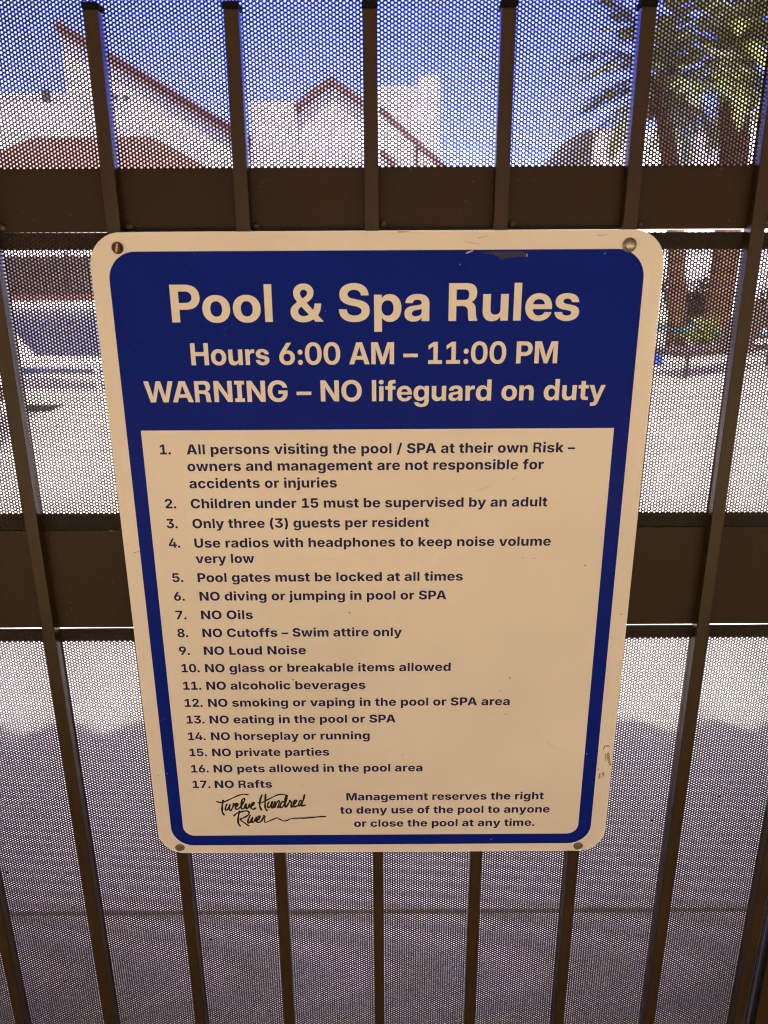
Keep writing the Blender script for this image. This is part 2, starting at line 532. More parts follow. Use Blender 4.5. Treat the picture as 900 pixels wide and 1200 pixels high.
GL = json.loads(r'''{" ":[550,[]],
"&":[1331,[[555,-22,1,403,-22,0,179,88,0,57,277,0,57,396,1,57,476,0,116,604,0,240,724,0,336,790,1,631,985,1,668,1010,0,712,1062,0,732,1115,0,732,1140,1,732,1189,0,658,1263,0,592,1263,1,550,1263,0,486,1228,0,449,1165,0,449,1124,1,449,1081,0,491,994,0,577,886,0,641,811,1,1348,0,1,1026,0,1,439,657,1,365,742,0,252,892,0,186,1043,0,186,1128,1,186,1237,0,288,1409,0,471,1509,0,592,1509,1,710,1509,0,883,1416,0,978,1257,0,978,1158,1,978,1092,0,933,971,0,845,863,0,780,815,1,476,596,1,419,553,0,354,468,0,354,412,1,354,358,0,411,273,0,510,223,0,573,223,1,653,223,0,806,301,0,930,439,0,1004,620,0,1004,724,1,1258,724,1,1258,610,0,1210,398,0,1107,222,0,1026,158,1,948,110,1,868,45,0,660,-22,0]]],
"0":[1320,[[660,-24,1,471,-24,0,208,163,0,71,507,0,71,744,1,71,982,0,208,1327,0,471,1514,0,660,1514,1,850,1514,0,1113,1327,0,1249,982,0,1249,744,1,1249,507,0,1113,163,0,850,-24,0],[660,229,1,756,229,0,885,354,0,950,584,0,950,744,1,950,905,0,885,1136,0,756,1261,0,660,1261,1,565,1261,0,435,1136,0,370,905,0,370,744,1,370,584,0,435,354,0,565,229,0]]],
"1":[1320,[[190,0,1,190,255,1,1175,255,1,1175,0,1],[861,1490,1,861,0,1,555,0,1,555,1199,1,554,1199,1,205,979,1,205,1256,1,574,1490,1]]],
"6":[1320,[[668,-22,1,503,-22,0,250,109,0,107,341,0,107,492,1,107,612,0,210,848,0,310,992,1,654,1490,1,994,1490,1,520,815,1,457,815,1,478,849,0,543,921,0,649,970,0,729,970,1,875,970,0,1092,850,0,1213,634,0,1213,489,1,1213,339,0,1074,108,0,829,-22,0],[659,225,1,733,225,0,848,294,0,915,414,0,915,489,1,915,564,0,848,682,0,733,750,0,659,750,1,587,750,0,471,682,0,405,564,0,405,489,1,405,414,0,471,294,0,587,225,0]]],
":":[550,[[277,-18,1,205,-18,0,104,83,0,104,155,1,104,228,0,205,329,0,277,329,1,349,329,0,451,228,0,451,155,1,451,83,0,349,-18,0],[277,674,1,205,674,0,104,776,0,104,848,1,104,920,0,205,1021,0,277,1021,1,349,1021,0,451,920,0,451,848,1,451,776,0,349,674,0]]],
"A":[1471,[[8,0,1,529,1490,1,941,1490,1,1462,0,1,1109,0,1,881,711,1,837,858,0,745,1168,0,693,1361,1,780,1361,1,726,1168,0,633,858,0,587,711,1,352,0,1],[344,317,1,344,570,1,1127,570,1,1127,317,1]]],
"G":[1508,[[772,-24,1,560,-24,0,240,168,0,61,514,0,61,744,1,61,983,0,246,1329,0,566,1514,0,767,1514,1,896,1514,0,1123,1439,0,1299,1299,0,1411,1107,0,1425,989,1,1102,989,1,1090,1045,0,1035,1135,0,951,1199,0,842,1234,0,777,1234,1,654,1234,0,476,1115,0,381,896,0,381,744,1,381,593,0,477,375,0,656,256,0,780,256,1,883,256,0,1038,333,0,1124,471,0,1124,562,1,1198,556,1,804,556,1,804,796,1,1435,796,1,1435,603,1,1435,418,0,1265,135,0,967,-24,0]]],
"H":[1472,[[108,0,1,108,1490,1,426,1490,1,426,896,1,1046,896,1,1046,1490,1,1364,1490,1,1364,0,1,1046,0,1,1046,623,1,426,623,1,426,0,1]]],
"I":[811,[[62,0,1,62,257,1,246,257,1,246,1233,1,62,1233,1,62,1490,1,748,1490,1,748,1233,1,564,1233,1,564,257,1,748,257,1,748,0,1]]],
"M":[1837,[[108,0,1,108,1490,1,573,1490,1,809,818,1,824,769,0,866,629,0,911,476,0,949,337,0,960,290,1,881,290,1,893,337,0,930,476,0,974,629,0,1015,769,0,1030,818,1,1262,1490,1,1728,1490,1,1728,0,1,1416,0,1,1416,696,1,1416,746,0,1420,886,0,1424,1046,0,1429,1210,0,1429,1284,1,1467,1284,1,1444,1205,0,1395,1036,0,1349,876,0,1308,742,0,1293,696,1,1048,0,1,790,0,1,542,696,1,527,742,0,485,876,0,438,1036,0,387,1205,0,363,1284,1,408,1284,1,409,1210,0,413,1046,0,417,886,0,421,746,0,421,696,1,421,0,1]]],
"N":[1488,[[108,0,1,108,1490,1,442,1490,1,909,745,1,932,710,0,1000,591,0,1076,454,0,1110,391,1,1074,308,1,1070,378,0,1064,558,0,1062,724,0,1062,771,1,1062,1490,1,1380,1490,1,1380,0,1,1045,0,1,620,676,1,593,719,0,510,860,0,409,1038,0,355,1137,1,412,1171,1,419,1061,0,425,867,0,426,719,0,426,677,1,426,0,1]]],
"O":[1530,[[765,-24,1,565,-24,0,245,162,0,61,507,0,61,744,1,61,983,0,245,1328,0,565,1514,0,765,1514,1,966,1514,0,1285,1328,0,1470,983,0,1470,744,1,1470,506,0,1285,162,0,966,-24,0],[765,256,1,879,256,0,1052,371,0,1150,589,0,1150,744,1,1150,900,0,1052,1119,0,879,1234,0,765,1234,1,652,1234,0,479,1119,0,381,900,0,381,744,1,381,589,0,479,371,0,652,256,0]]],
"P":[1296,[[108,0,1,108,1490,1,700,1490,1,869,1490,0,1115,1370,0,1249,1150,0,1249,998,1,1249,848,0,1114,627,0,866,506,0,697,506,1,285,506,1,285,772,1,680,772,1,760,772,0,875,828,0,938,929,0,938,998,1,938,1068,0,875,1168,0,760,1224,0,680,1224,1,426,1224,1,426,0,1]]],
"R":[1335,[[104,0,1,104,1490,1,800,1490,1,1200,1490,0,1200,1110,1,1200,840,0,985,745,1,1150,690,0,1165,470,1,1175,120,0,1235,50,1,1235,0,1,905,0,1,865,70,0,860,380,1,855,590,0,640,590,1,404,590,1,404,0,1],[730,830,1,895,830,0,895,1040,1,895,1245,0,730,1245,1,404,1245,1,404,830,1]]],
"S":[1343,[[677,-24,1,486,-24,0,214,97,0,70,327,0,70,489,1,376,489,1,378,410,0,451,296,0,587,236,0,680,236,1,764,236,0,888,282,0,958,365,0,958,421,1,958,468,0,903,538,0,787,590,0,693,610,1,537,644,1,316,691,0,99,899,0,99,1059,1,99,1195,0,241,1400,0,498,1514,0,668,1514,1,841,1514,0,1093,1398,0,1233,1182,0,1237,1031,1,940,1031,1,933,1135,0,788,1254,0,670,1254,1,597,1254,0,482,1208,0,417,1127,0,417,1074,1,417,1029,0,469,964,0,581,915,0,671,896,1,811,865,1,931,840,0,1106,765,0,1219,662,0,1273,527,0,1273,443,1,1273,298,0,1130,89,0,863,-24,0]]],
"W":[2049,[[408,0,1,8,1490,1,348,1490,1,518,766,1,539,672,0,577,484,0,613,297,0,629,203,1,564,203,1,583,297,0,621,484,0,661,672,0,684,766,1,863,1490,1,1186,1490,1,1364,766,1,1387,672,0,1428,484,0,1466,297,0,1485,203,1,1418,203,1,1436,297,0,1471,484,0,1510,672,0,1530,766,1,1700,1490,1,2041,1490,1,1640,0,1,1286,0,1,1079,801,1,1057,889,0,1012,1108,0,981,1248,1,1068,1248,1,1037,1108,0,993,889,0,970,801,1,763,0,1]]],
"a":[1138,[[426,-18,1,320,-18,0,157,52,0,62,192,0,62,297,1,62,387,0,128,506,0,243,579,0,392,617,0,474,625,1,571,634,0,685,652,0,734,687,0,734,720,1,734,727,1,734,764,0,694,821,0,619,854,0,567,854,1,514,854,0,434,820,0,387,760,0,383,720,1,97,720,1,105,831,0,221,991,0,430,1078,0,576,1078,1,686,1078,0,857,1029,0,975,935,0,1036,800,0,1036,715,1,1036,0,1,738,0,1,738,149,1,734,149,1,706,96,0,622,22,0,505,-18,0],[512,191,1,580,191,0,681,241,0,737,329,0,737,385,1,737,489,1,724,482,0,683,470,0,628,458,0,564,447,0,529,442,1,480,434,0,400,402,0,353,348,0,353,307,1,353,271,0,393,218,0,464,191,0]]],
"d":[1229,[[514,-22,1,376,-22,0,170,115,0,57,364,0,57,529,1,57,692,0,172,939,0,377,1078,0,511,1078,1,580,1078,0,695,1042,0,787,968,0,821,911,1,822,911,1,822,1490,1,1127,1490,1,1127,0,1,826,0,1,826,162,1,825,162,1,795,101,0,702,18,0,583,-22,0],[594,225,1,667,225,0,776,300,0,836,437,0,836,529,1,836,622,0,776,758,0,667,833,0,594,833,1,525,833,0,421,761,0,364,626,0,364,529,1,364,433,0,421,297,0,525,225,0]]],
"e":[1154,[[588,-24,1,428,-24,0,189,117,0,57,367,0,57,527,1,57,689,0,190,938,0,426,1080,0,579,1080,1,696,1080,0,887,1001,0,1026,854,0,1101,654,0,1101,534,1,1101,452,1,163,452,1,163,643,1,955,643,1,818,599,1,818,677,0,761,789,0,657,850,0,585,850,1,514,850,0,410,789,0,353,677,0,353,599,1,353,466,1,353,387,0,411,268,0,520,202,0,598,202,1,654,202,0,742,235,0,801,294,0,814,333,1,1091,333,1,1072,228,0,931,67,0,717,-24,0]]],
"f":[770,[[730,1056,1,730,818,1,18,818,1,18,1056,1],[209,0,1,209,1189,1,209,1290,0,287,1423,0,442,1490,0,558,1490,1,612,1490,0,711,1490,0,730,1490,1,730,1252,1,717,1252,0,652,1252,0,628,1252,1,566,1252,0,514,1200,0,514,1137,1,514,0,1]]],
"g":[1229,[[605,-432,1,453,-432,0,243,-346,0,124,-191,0,109,-89,1,402,-89,1,412,-127,0,468,-181,0,552,-210,0,605,-210,1,711,-210,0,825,-94,0,825,19,1,825,180,1,824,180,1,794,119,0,701,39,0,583,1,0,514,1,1,376,1,0,170,138,0,57,380,0,57,536,1,57,695,0,172,940,0,377,1078,0,511,1078,1,580,1078,0,697,1040,0,791,962,0,824,904,1,825,904,1,825,1056,1,1127,1056,1,1127,44,1,1127,-124,0,996,-334,0,761,-432,0],[594,243,1,667,243,0,776,317,0,836,451,0,836,541,1,836,631,0,776,765,0,667,838,0,594,838,1,525,838,0,421,768,0,364,635,0,364,541,1,364,447,0,421,314,0,525,243,0]]],
"i":[510,[[103,0,1,103,1056,1,407,1056,1,407,0,1],[254,1183,1,179,1183,0,82,1274,0,82,1343,1,82,1413,0,179,1503,0,254,1503,1,329,1503,0,427,1413,0,427,1343,1,427,1274,0,329,1183,0]]],
"l":[503,[[104,0,1,104,1490,1,399,1490,1,399,0,1]]],
"n":[1205,[[407,584,1,407,0,1,103,0,1,103,1056,1,402,1056,1,402,780,1,352,780,1,402,920,0,588,1078,0,733,1078,1,847,1078,0,1012,981,0,1103,795,0,1103,662,1,1103,0,1,798,0,1,798,604,1,798,708,0,699,816,0,608,816,1,549,816,0,458,767,0,407,664,0]]],
"o":[1194,[[597,-24,1,436,-24,0,193,113,0,57,361,0,57,527,1,57,693,0,193,942,0,436,1080,0,597,1080,1,759,1080,0,1001,942,0,1137,693,0,1137,527,1,1137,361,0,1001,113,0,759,-24,0],[597,222,1,667,222,0,771,295,0,830,432,0,830,527,1,830,624,0,771,761,0,667,834,0,597,834,1,528,834,0,423,761,0,364,624,0,364,527,1,364,431,0,423,295,0,528,222,0]]],
"p":[1229,[[103,-418,1,103,1056,1,403,1056,1,403,914,1,407,914,1,439,969,0,532,1042,0,650,1078,0,718,1078,1,853,1078,0,1057,939,0,1172,692,0,1172,529,1,1172,364,0,1059,115,0,854,-22,0,716,-22,1,646,-22,0,530,18,0,440,98,0,410,158,1,407,158,1,407,-418,1],[635,225,1,706,225,0,808,297,0,865,433,0,865,529,1,865,626,0,808,761,0,706,833,0,635,833,1,563,833,0,453,758,0,393,622,0,393,529,1,393,437,0,453,300,0,563,225,0]]],
"r":[772,[[103,0,1,103,1056,1,397,1056,1,397,875,1,399,875,1,428,971,0,552,1063,0,657,1063,1,683,1063,0,727,1061,0,745,1060,1,745,803,1,729,804,0,654,808,0,617,808,1,556,808,0,461,752,0,407,645,0,407,566,1,407,0,1]]],
"s":[1072,[[547,-26,1,408,-26,0,192,59,0,62,220,0,53,333,1,353,333,1,360,266,0,458,190,0,541,190,1,622,190,0,712,250,0,712,297,1,712,338,0,642,387,0,577,400,1,391,435,1,237,465,0,77,621,0,77,743,1,77,844,0,186,995,0,390,1078,0,529,1078,1,668,1078,0,875,991,0,991,830,0,994,720,1,713,720,1,712,781,0,615,863,0,538,863,1,464,863,0,380,801,0,380,756,1,380,717,0,446,666,0,505,654,1,708,615,1,869,584,0,1021,443,0,1021,326,1,1021,220,0,901,62,0,687,-26,0]]],
"t":[765,[[721,1056,1,721,818,1,18,818,1,18,1056,1],[200,1344,1,504,1344,1,504,332,1,504,279,0,547,238,0,606,238,1,632,238,0,702,238,0,721,238,1,721,0,1,694,0,0,595,0,0,545,0,1,367,0,0,200,138,0,200,284,1]]],
"u":[1205,[[472,-22,1,360,-22,0,193,75,0,103,262,0,103,394,1,103,1056,1,407,1056,1,407,452,1,407,349,0,507,240,0,597,240,1,656,240,0,747,289,0,798,392,0,798,472,1,798,1056,1,1103,1056,1,1103,0,1,803,0,1,803,276,1,853,276,1,803,137,0,618,-22,0]]],
"y":[1141,[[130,-418,1,130,-178,1,267,-178,1,302,-178,0,346,-156,0,376,-108,0,390,-68,1,417,4,1,10,1056,1,330,1056,1,502,541,1,533,447,0,589,257,0,615,163,1,530,163,1,555,257,0,611,448,0,642,541,1,815,1056,1,1131,1056,1,668,-160,1,634,-249,0,541,-364,0,415,-418,0,332,-418,1,283,-418,0,179,-418,0]]],
"\u2013":[1024,[[1024,707,1,1024,464,1,0,464,1,0,707,1]]]}''')
GT = json.loads(r'''{" ":[550,[]],
"(":[800,[[142,607,1,142,773,0,208,1133,0,324,1461,0,400,1581,1,707,1581,1,637,1427,0,536,1091,0,482,759,0,482,607,1,482,476,0,528,214,0,627,-89,0,707,-279,1,400,-279,1,273,-70,0,142,381,0]]],
")":[800,[[93,-279,1,175,-87,0,273,216,0,318,478,0,318,607,1,318,759,0,264,1091,0,164,1427,0,93,1581,1,400,1581,1,476,1461,0,592,1133,0,658,773,0,658,607,1,658,380,0,527,-72,0,400,-279,1]]],
".":[550,[[276,-21,1,198,-21,0,92,84,0,92,162,1,92,239,0,198,344,0,276,344,1,354,344,0,460,239,0,460,162,1,460,84,0,354,-21,0]]],
"/":[812,[[789,1560,1,309,-224,1,22,-224,1,502,1560,1]]],
"0":[1322,[[661,-20,1,467,-20,0,208,161,0,78,503,0,78,744,1,78,985,0,208,1328,0,467,1510,0,661,1510,1,855,1510,0,1115,1327,0,1244,985,0,1244,744,1,1244,503,0,1115,161,0,857,-20,0],[661,258,1,746,258,0,855,363,0,908,579,0,908,744,1,908,911,0,855,1128,0,746,1233,0,661,1233,1,577,1233,0,468,1128,0,414,911,0,414,744,1,414,579,0,468,363,0,577,258,0]]],
"1":[1322,[[164,0,1,164,272,1,1195,272,1,1195,0,1],[892,1490,1,892,0,1,554,0,1,554,1195,1,544,1195,1,208,960,1,208,1261,1,538,1490,1]]],
"2":[1322,[[129,0,1,129,243,1,666,727,1,730,786,0,819,884,0,866,981,0,866,1039,1,866,1103,0,809,1194,0,711,1243,0,648,1243,1,583,1243,0,486,1191,0,433,1093,0,433,1023,1,110,1023,1,110,1173,0,246,1391,0,489,1510,0,650,1510,1,815,1510,0,1059,1397,0,1194,1196,0,1194,1063,1,1194,979,0,1127,815,0,955,613,0,796,472,1,599,285,1,599,275,1,1213,275,1,1213,0,1]]],
"3":[1322,[[649,-20,1,481,-20,0,223,93,0,76,296,0,72,430,1,413,430,1,417,378,0,481,300,0,586,257,0,650,257,1,718,257,0,821,306,0,879,400,0,879,466,1,879,525,0,819,622,0,702,681,0,618,681,1,444,681,1,444,900,1,769,1205,1,769,1214,1,147,1214,1,147,1490,1,1173,1490,1,1173,1245,1,672,789,1,672,863,1,840,887,0,1093,784,0,1234,577,0,1234,442,1,1234,301,0,1081,94,0,816,-20,0]]],
"4":[1322,[[50,254,1,50,519,1,599,1490,1,924,1490,1,387,535,1,387,523,1,1273,523,1,1273,254,1],[767,0,1,767,333,1,778,453,1,778,930,1,1084,930,1,1084,0,1]]],
"5":[1322,[[649,-20,1,490,-20,0,242,95,0,98,299,0,95,430,1,425,430,1,427,375,0,488,290,0,589,243,0,649,243,1,720,243,0,828,306,0,889,418,0,889,492,1,889,567,0,827,681,0,718,744,0,646,744,1,580,744,0,462,688,0,430,640,1,129,695,1,196,1490,1,1131,1490,1,1131,1214,1,475,1214,1,440,853,1,448,853,1,487,912,0,649,988,0,751,988,1,851,988,0,1021,917,0,1147,786,0,1217,608,0,1217,501,1,1217,349,0,1074,114,0,819,-20,0]]],
"6":[1322,[[667,-20,1,516,-20,0,262,98,0,108,324,0,108,486,1,108,606,0,202,840,0,294,976,1,641,1490,1,979,1490,1,520,816,1,418,816,1,440,851,0,534,916,0,668,957,0,749,957,1,887,957,0,1096,847,0,1214,640,0,1214,495,1,1214,340,0,1072,108,0,825,-20,0],[664,242,1,733,242,0,837,306,0,898,416,0,898,486,1,898,557,0,837,667,0,733,729,0,664,729,1,597,729,0,491,667,0,431,557,0,431,487,1,431,416,0,491,306,0,597,242,0]]],
"7":[1322,[[232,0,1,840,1205,1,840,1214,1,130,1214,1,130,1490,1,1192,1490,1,1192,1211,1,582,0,1]]],
"8":[1322,[[660,-20,1,489,-20,0,223,90,0,71,281,0,71,402,1,71,494,0,158,650,0,307,753,0,400,768,1,400,778,1,278,802,0,125,986,0,125,1108,1,125,1225,0,264,1406,0,506,1510,0,660,1510,1,815,1510,0,1058,1406,0,1197,1224,0,1197,1108,1,1197,986,0,1041,802,0,922,778,1,922,768,1,1014,753,0,1163,650,0,1251,494,0,1251,402,1,1251,281,0,1099,90,0,832,-20,0],[660,223,1,731,223,0,837,276,0,896,369,0,896,430,1,896,490,0,835,584,0,729,638,0,660,638,1,593,638,0,486,585,0,425,491,0,425,430,1,425,369,0,484,277,0,591,223,0],[660,881,1,720,881,0,812,930,0,866,1016,0,866,1071,1,866,1126,0,813,1210,0,720,1257,0,660,1257,1,600,1257,0,508,1210,0,456,1126,0,456,1071,1,456,1016,0,508,930,0,601,881,0]]],
"9":[1322,[[655,1510,1,807,1510,0,1060,1392,0,1214,1167,0,1214,1004,1,1214,884,0,1121,650,0,1028,514,1,681,0,1,343,0,1,803,674,1,904,674,1,882,639,0,789,574,0,655,533,0,573,533,1,436,533,0,226,643,0,108,850,0,108,995,1,108,1150,0,250,1382,0,498,1510,0],[658,1248,1,590,1248,0,485,1184,0,424,1075,0,424,1004,1,424,933,0,485,823,0,590,761,0,658,761,1,725,761,0,831,823,0,891,933,0,891,1003,1,891,1075,0,831,1184,0,726,1248,0]]],
"A":[1562,[[48,0,1,549,1490,1,999,1490,1,1514,0,1,1135,0,1,919,672,1,871,827,0,779,1183,0,732,1380,1,807,1380,1,761,1183,0,677,825,0,632,672,1,423,0,1],[380,326,1,380,586,1,1183,586,1,1183,326,1]]],
"C":[1520,[[786,-20,1,586,-20,0,269,159,0,86,500,0,86,744,1,86,989,0,271,1332,0,589,1510,0,786,1510,1,918,1510,0,1142,1438,0,1315,1299,0,1424,1098,0,1440,969,1,1097,969,1,1088,1026,0,1037,1115,0,959,1179,0,856,1212,0,795,1212,1,684,1212,0,520,1102,0,431,893,0,431,744,1,431,591,0,521,383,0,684,278,0,793,278,1,855,278,0,957,312,0,1036,375,0,1088,464,0,1098,521,1,1441,521,1,1430,420,0,1334,228,0,1168,72,0,935,-20,0]]],
"L":[1158,[[122,0,1,122,1490,1,460,1490,1,460,278,1,1089,278,1,1089,0,1]]],
"M":[1925,[[122,0,1,122,1490,1,647,1490,1,852,879,1,868,827,0,909,660,0,950,466,0,985,286,0,996,221,1,931,221,1,943,285,0,977,465,0,1018,658,0,1059,827,0,1074,879,1,1277,1490,1,1803,1490,1,1803,0,1,1463,0,1,1463,660,1,1463,710,0,1467,863,0,1472,1043,0,1476,1226,0,1476,1305,1,1497,1305,1,1478,1217,0,1432,1031,0,1385,855,0,1342,709,0,1327,660,1,1105,0,1,821,0,1,596,660,1,580,708,0,537,854,0,489,1030,0,442,1216,0,421,1305,1,446,1305,1,447,1228,0,451,1046,0,456,865,0,460,711,0,460,660,1,460,0,1]]],
"N":[1566,[[122,0,1,122,1490,1,496,1490,1,927,792,1,967,728,0,1043,587,0,1119,416,0,1158,306,1,1125,306,1,1119,388,0,1106,584,0,1097,768,0,1097,831,1,1097,1490,1,1444,1490,1,1444,0,1,1070,0,1,675,637,1,625,720,0,543,870,0,458,1047,0,401,1167,1,441,1167,1,448,1060,0,461,859,0,469,692,0,469,638,1,469,0,1]]],
"O":[1581,[[791,-20,1,592,-20,0,272,159,0,86,500,0,86,744,1,86,989,0,272,1332,0,592,1510,0,791,1510,1,990,1510,0,1309,1332,0,1495,989,0,1495,744,1,1495,500,0,1309,158,0,990,-20,0],[791,278,1,902,278,0,1063,385,0,1150,594,0,1150,744,1,1150,896,0,1063,1105,0,902,1212,0,791,1212,1,681,1212,0,519,1104,0,431,895,0,431,744,1,431,594,0,519,386,0,681,278,0]]],
"P":[1333,[[122,0,1,122,1490,1,723,1490,1,892,1490,0,1133,1360,0,1263,1130,0,1263,979,1,1263,827,0,1131,599,0,885,472,0,714,472,1,337,472,1,337,741,1,654,741,1,740,741,0,855,801,0,913,908,0,913,979,1,913,1051,0,855,1156,0,740,1214,0,654,1214,1,460,1214,1,460,0,1]]],
"R":[1353,[[104,0,1,104,1490,1,800,1490,1,1200,1490,0,1200,1110,1,1200,840,0,985,745,1,1150,690,0,1165,470,1,1175,120,0,1235,50,1,1235,0,1,905,0,1,865,70,0,860,380,1,855,590,0,640,590,1,404,590,1,404,0,1],[730,830,1,895,830,0,895,1040,1,895,1245,0,730,1245,1,404,1245,1,404,830,1]]],
"S":[1349,[[688,-20,1,504,-20,0,231,91,0,79,315,0,76,483,1,402,483,1,407,410,0,479,312,0,603,262,0,684,262,1,760,262,0,870,304,0,930,381,0,930,431,1,930,476,0,876,539,0,767,586,0,685,605,1,526,642,1,334,687,0,115,886,0,115,1053,1,115,1190,0,263,1396,0,523,1510,0,689,1510,1,860,1510,0,1112,1394,0,1251,1187,0,1253,1052,1,927,1052,1,919,1136,0,796,1228,0,688,1228,1,615,1228,0,515,1189,0,464,1119,0,464,1075,1,464,1027,0,523,961,0,625,918,0,690,903,1,820,872,1,924,849,0,1091,772,0,1210,664,0,1273,520,0,1273,430,1,1273,290,0,1133,88,0,872,-20,0]]],
"U":[1492,[[746,-20,1,559,-20,0,278,116,0,122,362,0,122,527,1,122,1490,1,460,1490,1,460,555,1,460,474,0,532,349,0,660,277,0,746,277,1,832,277,0,960,349,0,1032,474,0,1032,555,1,1032,1490,1,1370,1490,1,1370,527,1,1370,362,0,1214,116,0,933,-20,0]]],
"a":[1200,[[431,-20,1,325,-20,0,157,53,0,62,200,0,62,311,1,62,404,0,129,531,0,245,610,0,396,652,0,480,659,1,576,668,0,693,686,0,747,723,0,747,758,1,747,763,1,747,804,0,709,862,0,639,892,0,588,892,1,537,892,0,459,862,0,409,808,0,398,773,1,94,815,1,119,911,0,249,1053,0,455,1132,0,590,1132,1,690,1132,0,868,1085,0,1004,991,0,1081,851,0,1081,757,1,1081,0,1,766,0,1,766,156,1,757,156,1,727,101,0,635,22,0,511,-20,0],[531,204,1,594,204,0,692,255,0,750,342,0,750,398,1,750,510,1,735,502,0,687,487,0,630,475,0,573,466,0,548,462,1,496,455,0,420,420,0,380,365,0,380,325,1,380,286,0,419,232,0,487,204,0]]],
"b":[1301,[[776,-17,1,690,-17,0,565,41,0,483,132,0,462,181,1,449,181,1,449,0,1,119,0,1,119,1490,1,453,1490,1,453,927,1,462,927,1,483,976,0,562,1070,0,688,1132,0,779,1132,1,899,1132,0,1102,1007,0,1226,752,0,1226,557,1,1226,369,0,1106,113,0,902,-17,0],[665,246,1,736,246,0,833,324,0,883,465,0,883,558,1,883,651,0,833,791,0,737,869,0,665,869,1,596,869,0,497,793,0,446,654,0,446,558,1,446,464,0,498,324,0,596,246,0]]],
"c":[1215,[[632,-21,1,459,-21,0,209,123,0,75,383,0,75,555,1,75,728,0,209,987,0,459,1132,0,632,1132,1,737,1132,0,912,1078,0,1044,976,0,1128,832,0,1142,742,1,833,689,1,824,733,0,790,802,0,741,850,0,676,875,0,636,875,1,565,875,0,467,797,0,415,654,0,415,556,1,415,459,0,467,315,0,565,236,0,636,236,1,676,236,0,741,262,0,792,312,0,826,383,0,834,428,1,1143,376,1,1129,284,0,1046,137,0,913,34,0,737,-21,0]]],
"d":[1301,[[525,-17,1,400,-17,0,195,113,0,75,369,0,75,557,1,75,752,0,199,1007,0,404,1132,0,522,1132,1,613,1132,0,739,1070,0,819,976,0,840,927,1,848,927,1,848,1490,1,1182,1490,1,1182,0,1,853,0,1,853,181,1,840,181,1,818,132,0,737,41,0,613,-17,0],[636,246,1,705,246,0,804,324,0,856,464,0,856,558,1,856,654,0,804,793,0,706,869,0,636,869,1,565,869,0,468,791,0,418,651,0,418,558,1,418,465,0,468,324,0,566,246,0]]],
"e":[1227,[[635,-21,1,461,-21,0,209,118,0,75,376,0,75,554,1,75,727,0,209,987,0,455,1132,0,622,1132,1,737,1132,0,932,1059,0,1077,916,0,1156,703,0,1156,563,1,1156,476,1,198,476,1,198,675,1,996,675,1,840,626,1,840,707,0,791,824,0,696,887,0,624,887,1,553,887,0,455,823,0,404,710,0,404,635,1,404,493,1,404,404,0,463,283,0,570,223,0,641,223,1,689,223,0,769,251,0,826,304,0,841,343,1,1140,293,1,1112,198,0,976,56,0,769,-21,0]]],
"f":[832,[[770,1118,1,770,868,1,20,868,1,20,1118,1],[211,0,1,211,1186,1,211,1311,0,307,1477,0,476,1560,0,586,1560,1,659,1560,0,785,1537,0,815,1529,1,759,1282,1,740,1287,0,686,1297,0,659,1297,1,595,1297,0,544,1237,0,544,1185,1,544,0,1]]],
"g":[1305,[[628,-442,1,484,-442,0,269,-369,0,136,-240,0,114,-154,1,404,-89,1,415,-120,0,470,-174,0,562,-207,0,627,-207,1,736,-207,0,856,-108,0,856,-4,1,856,196,1,830,196,1,810,147,0,732,65,0,610,15,0,525,15,1,401,15,0,197,131,0,75,372,0,75,560,1,75,754,0,200,1007,0,405,1132,0,524,1132,1,615,1132,0,742,1071,0,824,976,0,845,927,1,856,927,1,856,1118,1,1185,1118,1,1185,20,1,1185,-133,0,1044,-339,0,793,-442,0],[637,263,1,707,263,0,804,333,0,856,468,0,856,561,1,856,655,0,805,793,0,707,869,0,637,869,1,566,869,0,468,791,0,418,653,0,418,561,1,418,469,0,469,335,0,566,263,0]]],
"h":[1294,[[453,641,1,453,0,1,119,0,1,119,1490,1,446,1490,1,446,837,1,424,837,1,466,972,0,642,1132,0,788,1132,1,905,1132,0,1079,1029,0,1174,840,0,1174,711,1,1174,0,1,840,0,1,840,649,1,840,746,0,740,856,0,652,856,1,593,856,0,504,805,0,453,709,0]]],
"i":[572,[[119,0,1,119,1118,1,453,1118,1,453,0,1],[286,1253,1,213,1253,0,110,1350,0,110,1417,1,110,1486,0,213,1581,0,286,1581,1,358,1581,0,462,1486,0,462,1417,1,462,1349,0,358,1253,0]]],
"j":[572,[[119,1118,1,453,1118,1,453,-51,1,454,-185,0,346,-346,0,147,-418,0,11,-418,1,-57,-418,1,-57,-162,1,-15,-162,1,60,-162,0,119,-104,0,119,-45,1],[286,1253,1,214,1253,0,111,1350,0,111,1417,1,111,1486,0,214,1581,0,286,1581,1,359,1581,0,462,1486,0,462,1417,1,462,1349,0,359,1253,0]]],
"k":[1206,[[421,306,1,421,706,1,470,706,1,803,1118,1,1185,1118,1,712,549,1,627,549,1],[119,0,1,119,1490,1,453,1490,1,453,0,1],[814,0,1,506,474,1,727,711,1,1203,0,1]]],
"l":[572,[[136,0,1,136,1500,1,436,1500,1,436,0,1]]],
"m":[1890,[[119,0,1,119,1118,1,427,1118,1,446,832,1,422,832,1,448,939,0,550,1072,0,687,1134,0,763,1134,1,883,1134,0,1030,980,0,1069,809,1,1031,809,1,1057,924,0,1173,1067,0,1328,1134,0,1413,1134,1,1517,1134,0,1678,1043,0,1771,874,0,1771,754,1,1771,0,1,1437,0,1,1437,682,1,1437,769,0,1344,859,0,1273,859,1,1222,859,0,1146,813,0,1106,732,0,1106,676,1,1106,0,1,784,0,1,784,687,1,784,766,0,695,859,0,623,859,1,574,859,0,497,814,0,453,729,0,453,668,1,453,0,1]]],
